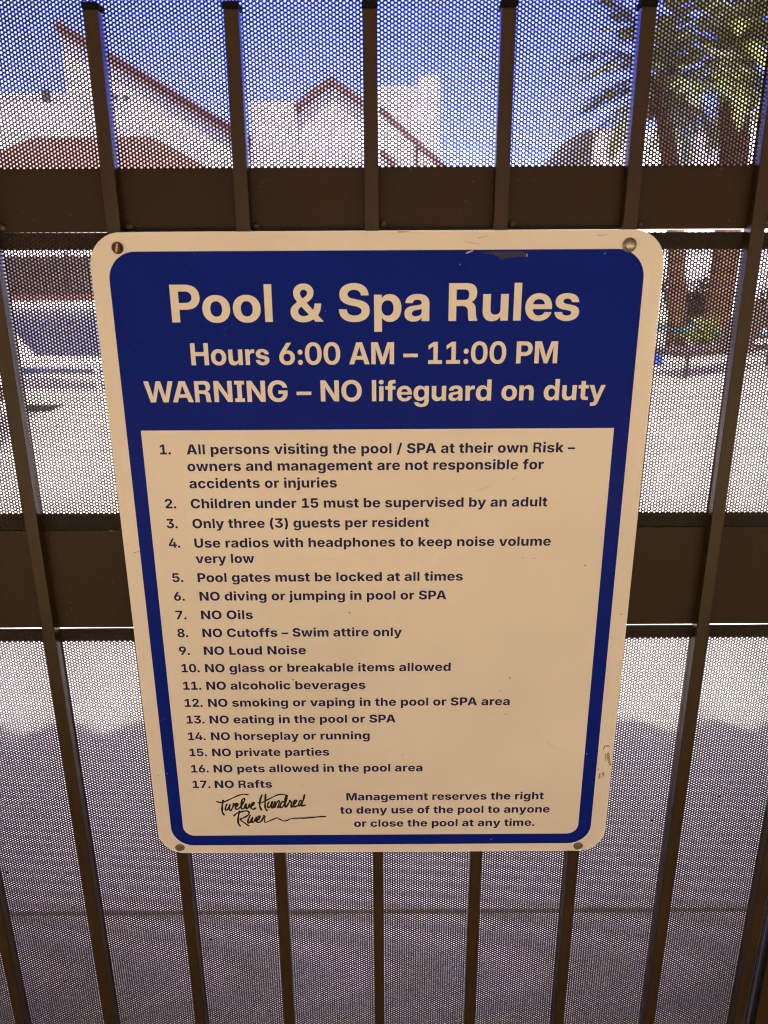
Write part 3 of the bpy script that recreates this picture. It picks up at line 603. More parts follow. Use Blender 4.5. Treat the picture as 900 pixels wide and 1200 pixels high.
"n":[1293,[[453,641,1,453,0,1,119,0,1,119,1118,1,434,1118,1,440,837,1,424,837,1,466,972,0,642,1132,0,788,1132,1,905,1132,0,1078,1029,0,1174,840,0,1174,711,1,1174,0,1,840,0,1,840,649,1,840,746,0,740,856,0,652,856,1,593,856,0,504,805,0,453,709,0]]],
"o":[1264,[[632,-21,1,460,-21,0,209,123,0,75,383,0,75,555,1,75,728,0,209,987,0,460,1132,0,632,1132,1,806,1132,0,1055,987,0,1189,728,0,1189,555,1,1189,383,0,1055,123,0,806,-21,0],[632,236,1,703,236,0,800,318,0,849,462,0,849,556,1,849,651,0,800,794,0,703,875,0,632,875,1,561,875,0,465,794,0,415,652,0,415,556,1,415,462,0,465,318,0,561,236,0]]],
"p":[1301,[[119,-418,1,119,1118,1,449,1118,1,449,927,1,462,927,1,483,976,0,562,1070,0,688,1132,0,779,1132,1,899,1132,0,1102,1007,0,1226,752,0,1226,557,1,1226,369,0,1106,113,0,902,-17,0,776,-17,1,690,-17,0,565,41,0,483,132,0,462,181,1,453,181,1,453,-418,1],[665,246,1,736,246,0,833,324,0,883,465,0,883,558,1,883,651,0,833,791,0,737,869,0,665,869,1,596,869,0,497,793,0,446,654,0,446,558,1,446,464,0,498,324,0,596,246,0]]],
"r":[852,[[119,0,1,119,1118,1,443,1118,1,443,917,1,455,917,1,485,1025,0,626,1133,0,719,1133,1,743,1133,0,796,1126,0,817,1121,1,817,828,1,794,836,0,714,845,0,682,845,1,616,845,0,512,788,0,453,686,0,453,618,1,453,0,1]]],
"s":[1166,[[582,-21,1,441,-21,0,225,59,0,88,210,0,69,315,1,380,365,1,401,291,0,504,216,0,594,216,1,670,216,0,759,271,0,759,316,1,759,356,0,691,406,0,620,420,1,425,459,1,261,491,0,98,652,0,98,780,1,98,890,0,217,1048,0,435,1132,0,582,1132,1,720,1132,0,924,1057,0,1048,920,0,1068,826,1,772,777,1,756,834,0,662,899,0,588,899,1,522,899,0,431,845,0,431,800,1,431,763,0,488,710,0,562,695,1,772,655,1,937,623,0,1099,474,0,1099,353,1,1099,240,0,966,72,0,733,-21,0]]],
"t":[773,[[708,1118,1,708,868,1,20,868,1,20,1118,1],[170,1384,1,504,1384,1,504,338,1,504,291,0,548,245,0,597,245,1,615,245,0,679,254,0,693,258,1,738,12,1,682,-4,0,575,-16,0,527,-16,1,352,-16,0,170,150,0,170,308,1]]],
"u":[1294,[[506,-14,1,389,-14,0,215,89,0,119,279,0,119,407,1,119,1118,1,453,1118,1,453,469,1,453,372,0,553,262,0,642,262,1,701,262,0,790,313,0,840,410,0,840,477,1,840,1118,1,1174,1118,1,1174,0,1,860,0,1,854,281,1,870,281,1,827,145,0,650,-14,0]]],
"v":[1250,[[432,0,1,25,1118,1,378,1118,1,551,561,1,585,451,0,636,224,0,662,99,1,598,99,1,623,224,0,673,451,0,706,561,1,876,1118,1,1225,1118,1,817,0,1]]],
"w":[1759,[[347,0,1,20,1118,1,370,1118,1,456,726,1,480,612,0,536,348,0,559,191,1,524,191,1,549,346,0,611,611,0,637,726,1,730,1118,1,1030,1118,1,1120,726,1,1145,611,0,1208,348,0,1233,191,1,1199,191,1,1221,347,0,1274,610,0,1298,726,1,1384,1118,1,1739,1118,1,1409,0,1,1069,0,1,951,410,1,933,471,0,899,627,0,867,789,0,850,855,1,907,855,1,891,789,0,857,627,0,824,470,0,806,410,1,688,0,1]]],
"y":[1256,[[114,-393,1,189,-147,1,231,-158,1,294,-174,0,388,-160,0,441,-102,0,441,-53,1,443,-3,1,25,1118,1,378,1118,1,551,561,1,585,450,0,625,225,0,652,99,1,582,99,1,608,225,0,662,451,0,698,561,1,882,1118,1,1231,1118,1,761,-122,1,727,-212,0,617,-349,0,450,-426,0,328,-426,1,266,-426,0,151,-408,0]]],
"\u2013":[1024,[[1024,736,1,1024,476,1,0,476,1,0,736,1]]]}''')
KERN = {('W', 'A'): -110, ('A', 'W'): -110, ('1', '1'): -40, ('P', 'A'): -90, ('P', 'o'): -25, ('A', 't'): -30}


def glyph_loops(cs):
    out = []
    for ct in cs:
        pts = [(ct[i], ct[i + 1], ct[i + 2]) for i in range(0, len(ct), 3)]
        full = []
        n = len(pts)
        for i in range(n):
            a, b2 = pts[i], pts[(i + 1) % n]
            full.append(a)
            if not a[2] and not b2[2]: full.append(((a[0] + b2[0]) / 2, (a[1] + b2[1]) / 2, 1))
        while not full[0][2]: full = full[1:] + full[:1]
        lp = []
        n = len(full)
        i = 0
        while i < n:
            p = full[i]
            q = full[(i + 1) % n]
            lp.append((p[0], p[1]))
            if q[2]:
                i += 1
                continue
            e = full[(i + 2) % n]
            for k in range(1, 6):
                t = k / 6
                lp.append(((1 - t) ** 2 * p[0] + 2 * t * (1 - t) * q[0] + t * t * e[0], (1 - t) ** 2 * p[1] + 2 * t * (1 - t) * q[1] + t * t * e[1]))
            i += 2
        out.append(lp)
    return out


def wind(p, loops):
    w = 0
    for lp in loops:
        n = len(lp)
        for i in range(n):
            (ax, ay), (bx, by) = lp[i], lp[(i + 1) % n]
            if (ay <= p[1]) != (by <= p[1]):
                t = ax + (p[1] - ay) / (by - ay) * (bx - ax)
                if t > p[0]: w += 1 if by > ay else -1
    return w


GCACHE = {}


def glyph_tris(g, ch, key):
    """triangles of one letter; contours may overlap, so faces are kept by winding number"""
    if (key, ch) in GCACHE: return GCACHE[(key, ch)]
    loops = glyph_loops(g[ch][1])
    vs, es = [], []
    for lp in loops:
        b_ = len(vs)
        vs += [Vector(q) for q in lp]
        es += [(b_ + i, b_ + (i + 1) % len(lp)) for i in range(len(lp))]
    if not vs:
        GCACHE[(key, ch)] = ([], [])
        return [], []
    ov, oe, of, *_ = delaunay_2d_cdt(vs, es, [], 0, 0.01)
    keep = []
    for f in of:
        c = sum((ov[i] for i in f), Vector((0, 0))) / len(f)
        if wind(c, loops) != 0: keep.append(tuple(f))
    GCACHE[(key, ch)] = ([(q.x, q.y) for q in ov], keep)
    return GCACHE[(key, ch)]


TEXT = json.loads(r'''[["title_text","Pool & Spa Rules",-167.22,231.96,20.6914,19.7987,108,"w"],
["hours_text","Hours 6:00 AM \u2013 11:00 PM",-154.44,197.39,11.6184,12.0134,108,"w"],
["warning_text","WARNING \u2013 NO lifeguard on duty",-196.01,166.63,12.0085,11.8792,8,"w"],
["rule_text","All persons visiting the pool / SPA at their own Risk \u2013",-164.95,121.41,6.2306,5.906,48,"n"],
["rule_number","1.",-187.9,121.54,null,5.906,164,"n"],
["rule_text","owners and management are not responsible for",-165.49,106.53,6.2439,5.906,75,"n"],
["rule_text","accidents or injuries",-165.09,91.12,6.2398,5.906,62,"n"],
["rule_text","Children under 15 must be supervised by an adult",-165.38,72.65,6.1759,5.906,86,"n"],
["rule_number","2.",-187.88,72.79,null,5.906,110,"n"],
["rule_text","Only three (3) guests per resident",-165.41,54.18,6.1049,5.906,86,"n"],
["rule_number","3.",-188.34,54.32,null,5.906,72,"n"],
["rule_text","Use radios with headphones to keep noise volume",-165.2,35.72,6.2575,5.906,122,"n"],
["rule_number","4.",-188.09,35.86,null,5.906,50,"n"],
["rule_text","very low",-165.35,20.75,6.0699,5.906,25,"n"],
["rule_text","Pool gates must be locked at all times",-165.08,2.3,6.3079,5.906,122,"n"],
["rule_number","5.",-188.09,2.45,null,5.906,95,"n"],
["rule_text","NO diving or jumping in pool or SPA",-164.79,-16.2,6.2546,5.906,122,"n"],
["rule_number","6.",-188.22,-16.05,null,5.906,108,"n"],
["rule_text","NO Oils",-164.96,-35.01,6.4635,5.906,122,"n"],
["rule_number","7.",-188.36,-34.86,null,5.906,130,"n"],
["rule_text","NO Cutoffs \u2013 Swim attire only",-165.08,-53.44,6.2201,5.906,122,"n"],
["rule_number","8.",-188.43,-53.28,null,5.906,71,"n"],
["rule_text","NO Loud Noise",-165.26,-71.89,6.4322,5.906,122,"n"],
["rule_number","9.",-188.48,-71.74,null,5.906,108,"n"],
["rule_text","NO glass or breakable items allowed",-165.59,-90.37,6.3075,5.906,122,"n"],
["rule_number","10.",-187.94,-90.22,null,5.906,164,"n"],
["rule_text","NO alcoholic beverages",-165.76,-109.24,6.3137,5.906,122,"n"],
["rule_number","11.",-187.97,-109.09,null,5.906,164,"n"],
["rule_text","NO smoking or vaping in the pool or SPA area",-165.57,-127.96,6.2964,5.906,122,"n"],
["rule_number","12.",-188.2,-127.8,null,5.906,164,"n"],
["rule_text","NO eating in the pool or SPA",-165.59,-146.49,6.303,5.906,122,"n"],
["rule_number","13.",-187.9,-146.34,null,5.906,164,"n"],
["rule_text","NO horseplay or running",-165.61,-165.32,6.2623,5.906,122,"n"],
["rule_number","14.",-188.1,-165.17,null,5.906,164,"n"],
["rule_text","NO private parties",-165.92,-183.86,6.2795,5.906,122,"n"],
["rule_number","15.",-188.33,-183.7,null,5.906,164,"n"],
["rule_text","NO pets allowed in the pool area",-165.91,-202.79,6.3443,5.906,122,"n"],
["rule_number","16.",-188.24,-202.63,null,5.906,164,"n"],
["rule_text","NO Rafts",-166.17,-221.19,6.4686,5.906,122,"n"],
["rule_number","17.",-188.34,-221.03,null,5.906,164,"n"],
["notice_text","Management reserves the right",-35.13,-237.02,6.2224,5.906,122,"n"],
["notice_text","to deny use of the pool to anyone",-41.77,-253.18,6.2465,5.906,20,"n"],
["notice_text","or close the pool at any time.",-27.97,-269.49,6.3067,5.906,75,"n"]]''')
MC = {'w': M['sign_letter'], 'n': M['sign_ink']}
last = 1.0
for name, t, x, z, sx, sy, xl, col in TEXT:
    g = GT if col == 'n' else GL
    if sx is None: sx = last * 0.93
    wk = sum(g[c][0] for c in t)
    kern = sum(KERN.get(p, 0) for p in zip(t, t[1:]))
    s = sx * wk / (wk + kern)
    last = sx
    sxm, sym = s * 1e-6, sy * 1e-6
    pen = -xl
    tb_ = MB()
    yl = -0.0003 if col == 'w' else -0.00016
    for i, ch in enumerate(t):
        gv, gf = glyph_tris(g, ch, col)
        tb_.add([(x * 1e-3 + (pen + px) * sxm, yl, z * 1e-3 + pz * sym) for px, pz in gv], gf)
        pen += g[ch][0] + (KERN.get((ch, t[i + 1]), 0) if i + 1 < len(t) else 0)
    me = bpy.data.meshes.new(name)
    me.from_pydata(tb_.v, [], tb_.f)
    link(name, me, MC[col], sign)

LOGO = json.loads(r'''[[1.69,[[-165.66,-237.41],[-161.18,-238.75],[-157.66,-237.61],[-151.73,-234.55],[-144.62,-230.83],[-138.79,-228.82],[-133.69,-229.34]]],
[2.3,[[-159.16,-236.22],[-160.17,-240.69],[-160.85,-246.22],[-160.86,-250.39],[-159.47,-253.53]]],
[1.99,[[-155.71,-240.86],[-157.09,-244.17],[-157.5,-247.63],[-155.78,-247.64],[-153.2,-243.5],[-152.65,-241.43],[-153.63,-245.58],[-152.68,-248.5],[-150.47,-245.6],[-149.04,-241.46],[-149.12,-240.08],[-147.29,-240.92],[-146.51,-242.17]]],
[1.99,[[-147.22,-244.24],[-145.1,-242.53],[-144.75,-239.77],[-146.37,-240.1],[-147.46,-243.55],[-146.81,-246.67],[-143.89,-246.0],[-140.12,-240.84],[-137.64,-236.03],[-137.96,-233.83],[-139.77,-235.33],[-141.26,-240.83],[-141.28,-245.67],[-139.32,-246.38],[-137.38,-242.93],[-136.35,-240.17],[-136.43,-246.05],[-134.64,-245.03],[-132.65,-240.55]]],
[1.99,[[-132.88,-244.35],[-129.88,-242.29],[-127.89,-239.55],[-129.11,-238.85],[-131.1,-241.59],[-131.65,-245.05],[-129.6,-247.14],[-126.91,-245.43]]],
[2.15,[[-119.72,-229.64],[-121.76,-235.46],[-122.72,-242.34],[-121.3,-247.9]]],
[2.15,[[-115.98,-228.99],[-116.73,-235.5],[-117.27,-242.38],[-117.17,-245.85],[-115.7,-248.49]]],
[1.69,[[-123.96,-239.02],[-120.83,-239.25],[-116.1,-236.53],[-108.44,-232.12],[-102.59,-229.43],[-96.6,-229.33]]],
[1.99,[[-113.35,-238.62],[-114.65,-241.71],[-114.26,-245.04],[-112.18,-243.8],[-109.59,-237.96],[-110.78,-244.51],[-109.55,-245.07],[-107.67,-239.69]]],
[1.99,[[-107.01,-237.97],[-107.94,-245.08],[-105.99,-240.39],[-103.53,-236.97],[-102.75,-238.69],[-104.38,-245.11],[-102.11,-243.19]]],
[1.99,[[-97.6,-238.73],[-99.57,-238.03],[-101.76,-241.81],[-101.34,-245.13],[-98.95,-243.21],[-95.77,-236.34],[-94.4,-231.2],[-95.52,-230.85],[-96.89,-235.64],[-97.26,-243.91],[-95.83,-243.92],[-93.03,-239.11],[-91.96,-236.71]]],
[1.99,[[-91.96,-236.71],[-90.47,-239.47],[-91.25,-244.3],[-89.5,-243.62],[-85.85,-238.47],[-85.48,-236.41],[-87.21,-236.74],[-88.54,-241.21],[-87.52,-244.33],[-84.3,-242.63]]],
[1.99,[[-79.79,-237.48],[-81.78,-237.13],[-83.38,-241.25],[-82.6,-243.33],[-80.15,-239.2]]],
[2.15,[[-76.96,-230.0],[-78.39,-235.66],[-80.5,-242.81],[-76.5,-242.29]]],
[1.99,[[-149.35,-254.65],[-145.97,-251.54],[-141.26,-249.84],[-136.61,-249.04],[-133.83,-250.59],[-135.19,-254.06],[-139.42,-257.17],[-142.99,-258.9],[-141.43,-261.71],[-135.4,-267.04]]],
[2.3,[[-143.54,-249.47],[-145.12,-256.08],[-145.62,-263.79],[-143.99,-267.32]]],
[1.99,[[-133.02,-254.42],[-135.24,-259.65],[-135.67,-263.86],[-133.39,-262.48],[-130.74,-256.89],[-131.77,-262.49],[-129.92,-262.5],[-126.71,-256.92]]],
[1.99,[[-127.83,-261.46],[-124.52,-259.03],[-122.9,-255.9],[-124.32,-255.54],[-126.54,-259.02],[-126.18,-262.88],[-122.37,-261.85],[-119.46,-256.27]]],
[1.38,[[-119.65,-254.52],[-118.0,-255.93],[-118.82,-260.48],[-118.1,-263.15],[-112.78,-260.87],[-106.27,-257.77],[-104.01,-258.83],[-100.36,-261.17],[-96.61,-261.34],[-91.89,-258.92],[-79.72,-257.96]]],
[1.69,[[-80.32,-258.38],[-68.73,-257.2],[-61.78,-256.56],[-56.59,-256.52]]]]''')
lb = MB()
for k, (wd, pts) in enumerate(LOGO):
    P = [Vector((a, c)) for a, c in pts]
    sm = []
    for i in range(len(P) - 1):
        p0, p1, p2, p3 = P[max(i - 1, 0)], P[i], P[i + 1], P[min(i + 2, len(P) - 1)]
        for j in range(5):
            t = j / 5
            sm.append(0.5 * ((2 * p1) + (p2 - p0) * t + (2 * p0 - 5 * p1 + 4 * p2 - p3) * t * t + (3 * p1 - p0 - 3 * p2 + p3) * t ** 3))
    sm.append(P[-1])
    for i, p in enumerate(sm):      # a row of small overlapping dabs joined by quads, each a hair above the last
        y = -0.00016 - (k * 60 + i) * 1.2e-7
        r = wd / 2 * (0.85 + 0.15 * math.sin(i * 0.7 + k)) * 1e-3
        c = p * 1e-3
        lb.add([(c.x + r * math.cos(a * math.pi / 5), y, c.y + r * math.sin(a * math.pi / 5)) for a in range(10)], [tuple(range(10))])
        if i + 1 < len(sm):
            d = (sm[i + 1] - p)
            if d.length > 1e-6:
                nn = Vector((-d.y, d.x)).normalized() * r
                c2 = sm[i + 1] * 1e-3
                yy = y - 6e-8
                lb.add([(c.x + nn.x, yy, c.y + nn.y), (c.x - nn.x, yy, c.y - nn.y), (c2.x - nn.x, yy, c2.y - nn.y), (c2.x + nn.x, yy, c2.y + nn.y)], [(0, 1, 2, 3)])
lb.build('signature_logo', M['logo_ink'], sign)


def lathe(prof, n=20):
    b_ = MB()
    vs = [(r * math.cos(2 * math.pi * k / n), y, r * math.sin(2 * math.pi * k / n)) for r, y in prof for k in range(n)]
    fs = [(i * n + k, i * n + (k + 1) % n, (i + 1) * n + (k + 1) % n, (i + 1) * n + k) for i in range(len(prof) - 1) for k in range(n)]
    fs.append(tuple((len(prof) - 1) * n + k for k in range(n)))
    return b_.add(vs, fs)


s1 = lathe([(0.0046, -0.0001), (0.0046, -0.0010), (0.0040, -0.0022), (0.0022, -0.0027), (0.0004, -0.0028)]).build('screw', M['rust'], sign, True)
s1.location = (-0.2052, 0, 0.2896)
s1['label'] = 'rusty brown slotted screw'
so_ = MB().box(-0.0007, 0.0007, -0.0030, -0.0024, -0.0033, 0.0033).build('slot', M['slot'], s1)
so_.rotation_euler.y = R(14)
so2 = MB().box(0.0022, 0.0036, -0.0026, -0.0018, -0.0018, 0.0012).build('slot', M['rust_dark'], s1)
s2 = lathe([(0.0056, -0.0001), (0.0056, -0.0009), (0.0045, -0.0011), (0.0040, -0.0012), (0.0040, -0.0030), (0.0034, -0.0036), (0.0003, -0.0038)]).build('screw', M['steel'], sign, True)
s2.location = (0.1996, 0, 0.2897)
s2['label'] = 'dull steel bolt on a washer'
MB().add([(0.0047 * math.cos(a) * q, -0.00112, 0.0047 * math.sin(a) * q) for q in (0.88, 1.02) for a in np.linspace(0, 2 * math.pi, 24, endpoint=False)], [(k, (k + 1) % 24, 24 + (k + 1) % 24, 24 + k) for k in range(24)]).build('washer_groove', M['rust_dark'], s2)
for xx, zz, lab in ((-0.2076, -0.2940, 'flattened dirty rivet'), (0.2023, -0.2949, 'flattened scuffed rivet')):
    s3 = lathe([(0.0050, -0.0001), (0.0047, -0.0008), (0.0030, -0.0013), (0.0003, -0.0014)], 14)
    rr = random.Random(int(xx * 1000))
    s3.v = [(a * (1 + rr.uniform(-.1, .1)), y * rr.uniform(.8, 1.2), c * (0.85 + rr.uniform(-.1, .1))) for a, y, c in s3.v]
    o = s3.build('screw', M['steel_dirty'], sign)
    o.location = (xx, 0, zz)
    o['label'] = lab


def blot(cx, cz, rx, rz, seed, n=18, rot=0.0):
    rr = random.Random(seed)
    ph = [rr.uniform(0, 6.28) for _ in range(4)]
    out = []
    for k in range(n):
        a = 2 * math.pi * k / n
        q = 1 + 0.22 * math.sin(2 * a + ph[0]) + 0.18 * math.sin(3 * a + ph[1]) + 0.14 * math.sin(5 * a + ph[2])
        x_, z_ = rx * q * math.cos(a), rz * q * math.sin(a)
        out.append((cx + x_ * math.cos(rot) - z_ * math.sin(rot), cz + x_ * math.sin(rot) + z_ * math.cos(rot)))
    return out


def sp(u, v):
    p = at(u, v, 0.0)
    return p.x, p.z - Z0


def pxpoly(name, pts, y, m):
    return flat_fill(name, [[sp(u, v) for u, v in pts]], y, m, sign)


sc = lambda L, x0=680, y0=850, k=15: [(x0 + a / k, y0 + c / k) for a, c in L]
for L in (
    [(430, 350), (500, 345), (525, 390), (490, 375), (440, 372), (410, 440), (398, 440), (405, 385)],
    [(470, 480), (505, 470), (520, 560), (540, 700), (512, 712), (478, 620), (455, 560)],
    [(430, 500), (450, 490), (445, 640), (432, 630)],
    [(330, 840), (355, 830), (350, 900), (335, 945), (312, 940), (322, 890)],
    [(385, 830), (415, 815), (424, 905), (408, 900), (395, 860), (372, 930), (362, 925)],
    [(305, 760), (325, 755), (318, 790), (300, 800)]):
    flat_fill('scuff_mark', [[sp(u, v) for u, v in sc(L)]], -0.00010, M['scuff'], sign)
tr = lambda L: [(540 + a / 9, 275 + c / 9) for a, c in L]
pxpoly('torn_print', tr([(190, 182), (620, 176), (650, 178), (700, 205), (695, 235), (600, 238), (490, 245), (440, 262), (400, 255), (410, 235), (330, 205)]), -0.00022, M['tear'])
pxpoly('print_flap', tr([(50, 190), (90, 175), (125, 163), (135, 168), (100, 185), (62, 200)]), -0.0006, M['pale_scratch'])
pxpoly('print_flap', tr([(690, 205), (700, 200), (702, 232), (692, 232)]), -0.0006, M['pale_scratch'])
scr = []
rs = random.Random(11)
for u, v, du, dv, wd in ((228, 294, 0.5, 9, .5), (216, 316, 5, 3, .4), (262, 387, 4, -2, .8), (263, 392, 3, 4, .5), (316, 398, 3, 4, .5), (188, 389, 5, -1, .4), (162, 395, 8, 1, .4), (560, 455, 22, -3, .4), (474, 500, 6, -6, .4),
                         (186, 845, 13, -5, .6), (189, 877, 11, -1, .5), (156, 648, 14, -4, .5), (698, 877, 3, -2, .6), (744, 311, 3, -3, .6), (690, 345, 4, -1, .5), (150, 410, 3, 1, .5), (560, 330, 2, 1, .6)):
    a = Vector(sp(u, v)); c = Vector(sp(u + du, v + dv))
    nn = (c - a).normalized(); nn = Vector((-nn.y, nn.x)) * wd * 0.0004
    scr.append([(a.x + nn.x, a.y + nn.y), (a.x - nn.x, a.y - nn.y), (c.x, c.y)])
for q in scr: flat_fill('scratch_mark', [q], -0.00035, M['faint_scratch'], sign)
dr = []
for u, v, du, dv, wd in ((467, 271.8, 12, -0.4, 1.2), (560, 279, 12, -3, .5), (545, 283, 20, 4, .4), (700, 276, 12, -1, .5), (128, 622, 4, .2, .7), (148, 637, 3, 1, .7), (600, 562, 5, -4, .4), (560, 575, 16, -6, .3), (612, 653, 2, 1, .8), (625, 654, 2, 1, .8),
                         (470, 886, 4, -4, .6), (640, 870, 20, 10, .3), (223, 926, 2, 1, .6), (345, 998, 1, 1, .9)):
    a = Vector(sp(u, v)); c = Vector(sp(u + du, v + dv))
    nn = (c - a).normalized(); nn = Vector((-nn.y, nn.x)) * wd * 0.0004
    dr.append([(a.x + nn.x, a.y + nn.y), (a.x - nn.x, a.y - nn.y), (c.x - nn.x * .5, c.y - nn.y * .5), (c.x + nn.x * .5, c.y + nn.y * .5)])
for q in dr: flat_fill('scuff_mark', [q], -0.00012, M['scuff'], sign)

# ------------------------------------------------------------------ beyond the gate: houses, fences, palms, loungers
def pol(L, Y):
    return [(p.x, p.z) for p in (at(u, v, Y) for u, v in L)]


def bar(mb, a, c, w, y0, y1):
    """board from a to c in the (x, z) plane"""
    a, c = Vector(a), Vector(c)
    n = (c - a).normalized()
    n = Vector((-n.y, n.x)) * w / 2
    mb.prism([tuple(a + n), tuple(a - n), tuple(c - n), tuple(c + n)], y0, y1)


def X(u, Y): return at(u, 250, Y).x
def Zz(v, Y): return at(450, v, Y).z


# tall gabled house, left
Y = 40.0
h = empty('gabled_house', (X(180, Y), Y + 3, 0), 0, 'tall white stucco house with a long sloping brown roof edge, upper left', 'house')
h_inv = Matrix.Translation((-X(180, Y), -(Y + 3), 0))


def hb(mb, name, m, par, smooth=False):
    """build with the parent's place taken off"""
    mb.v = [(x - par.location.x, y - par.location.y, z - par.location.z) for x, y, z in mb.v]
    return mb.build(name, m, par, smooth)


A, B_ = pol([(70, 36), (300, 174)], Y)
hb(MB().prism([(A[0], 0), (B_[0], 0), B_, A], Y, Y + 7), 'wall', M['cream_stucco'], h)
ra = MB()
bar(ra, (A[0] - .05, A[1] + .15), (B_[0] + .3, B_[1] - .03), 0.50, Y - .35, Y - .2)
hb(ra, 'fascia_board', M['fascia'], h)
rb = MB()
bar(rb, (A[0] - .06, A[1] + .26), (B_[0] + .35, B_[1] + .1), 0.10, Y - .45, Y + 7.2)
hb(rb, 'roof', M['tile'], h)
for u0, u1, v0, v1 in ((67, 76, 102, 118), (146, 153, 109, 115), (158, 165, 110, 116)):
    hb(MB().box(X(u0, Y), X(u1, Y), Y - .06, Y + .1, Zz(v1, Y), Zz(v0, Y)), 'vent', M['dark_open'], h)
# low hip roofed house in front of it
Y = 32.0
h2 = empty('low_house', (X(120, Y), Y + 2.5, 0), 0, 'low house with a red clay tile hip roof in front of the tall gabled house', 'house')
ex0, ex1, ez = X(-70, Y), X(262, Y), Zz(204, Y)
rx0, rx1, rz_ = X(52, Y + 4.0), X(186, Y + 4.0), Zz(158, Y + 4.0)
hb(MB().add([(ex0, Y, ez), (ex1, Y, ez), (ex1, Y + 8.0, ez), (ex0, Y + 8.0, ez), (rx0, Y + 4.0, rz_), (rx1, Y + 4.0, rz_)],
            [(0, 1, 5, 4), (1, 2, 5), (2, 3, 4, 5), (3, 0, 4), (3, 2, 1, 0)]), 'roof', M['tile'], h2)
hb(MB().box(ex0 + .4, ex1 - .4, Y + .4, Y + 7.6, 0, ez - .01), 'wall', M['white_stucco'], h2)
hb(MB().box(ex0, ex1, Y - .03, Y - .005, ez - .2, ez + .02), 'fascia_board', M['fascia'], h2)
for xx in (-0.3, 0.25):
    cx = (ex0 + ex1) / 2 + xx * (ex1 - ex0)
    f = hb(MB().box(cx - .8, cx + .8, Y + .36, Y + .42, 2.6, 4.1), 'window', M['white_plastic'], h2)
    MB().box(cx - .7 - h2.location.x, cx + .7 - h2.location.x, Y + .34 - h2.location.y, Y + .38 - h2.location.y, 2.7, 4.0).build('pane', M['pane'], f)
# pale far house beyond, left edge
Y = 58.0
h3 = empty('far_house', (X(20, Y), Y + 3, 0), 0, 'pale flat topped house far off behind the red tile roof', 'house')
hb(MB().box(X(-120, Y), X(105, Y), Y, Y + 7, 0, Zz(112, Y), .02), 'wall', M['white_stucco'], h3)
hb(MB().box(X(-122, Y), X(107, Y), Y - .1, Y + 7.1, Zz(112, Y) + .002, Zz(108, Y), .02), 'parapet', M['white_stucco'], h3)
# stepped house, centre
Y = 37.0
h4 = empty('stepped_house', (X(410, Y), Y + 3, 0), 0, 'cream stepped stucco house with a small brown trimmed gable, chimney block and outside stair', 'house')
hb(MB().box(X(300, Y), X(442, Y), Y, Y + 7, 0, Zz(119, Y), .02), 'wall', M['cream_stucco'], h4)
P5 = pol([(352, 122), (388, 95), (426, 122)], Y - 1)
hb(MB().prism([(P5[0][0], 0), (P5[2][0], 0), P5[2], P5[1], P5[0]], Y - 1, Y - .01), 'gable_wall', M['cream_stucco'], h4)
ra = MB()
bar(ra, (P5[0][0] - .25, P5[0][1] - .19), (P5[1][0] + .02, P5[1][1] + .02), 0.27, Y - 1.35, Y + 2)
bar(ra, (P5[1][0] - .02, P5[1][1] + .025), (P5[2][0] + .25, P5[2][1] - .17), 0.27, Y - 1.352, Y + 2.002)
hb(ra, 'roof', M['fascia'], h4)
hb(MB().box(X(442, Y) + .01, X(513, Y), Y - .4, Y + 5, 0, Zz(103, Y), .02), 'wall', M['white_stucco'], h4)
hb(MB().box(X(491, Y), X(512, Y), Y + .2, Y + 1.2, Zz(103, Y) + .002, Zz(87, Y), .02), 'chimney', M['cream_stucco'], h4)
st = MB()
bar(st, pol([(444, 128)], Y - 1.2)[0], pol([(528, 204)], Y - 1.2)[0], 0.29, Y - 1.35, Y - 1.2)
sr = hb(st, 'stair_rail', M['fascia'], h4)
hb(MB().box(X(485, Y - 1.2), X(490, Y - 1.2), Y - 1.18, Y - 1.05, 0, Zz(164, Y - 1.2)), 'stair_post', M['fascia'], h4)
st = MB()
bar(st, pol([(446, 176)], Y - 1.6)[0], pol([(462, 196)], Y - 1.6)[0], 0.25, Y - 1.8, Y - 1.6)
hb(st, 'stair_tread', M['fascia'], h4)
# small house, right
Y = 40.0
h5 = empty('hip_roof_house', (X(720, Y), Y + 3, 0), 0, 'small white house with a grey hip roof, seen left of the slim palm', 'house')
hb(MB().box(X(690, Y), X(790, Y), Y, Y + 6, 0, Zz(153, Y), .02), 'wall', M['white_stucco'], h5)
P6 = pol([(636, 212), (688, 150), (694, 150), (694, 212)], Y - .5)
hb(MB().prism(P6, Y - .5, Y + 5), 'roof', M['slate'], h5)
hb(MB().box(X(640, Y), X(689, Y), Y + .1, Y + 5, 0, P6[0][1] + .05), 'side_wall', M['white_stucco'], h5)
Y = 36.0
h6 = empty('flat_house', (X(880, Y), Y + 3, 0), 0, 'white flat roofed house at the right edge behind the thick palm', 'house')
hb(MB().box(X(846, Y), X(1060, Y), Y, Y + 6, 0, Zz(137, Y), .02), 'wall', M['white_stucco'], h6)
hb(MB().box(X(844, Y), X(1062, Y), Y - .1, Y + 6.1, Zz(137, Y) + .002, Zz(133, Y), .02), 'parapet', M['cream_stucco'], h6)

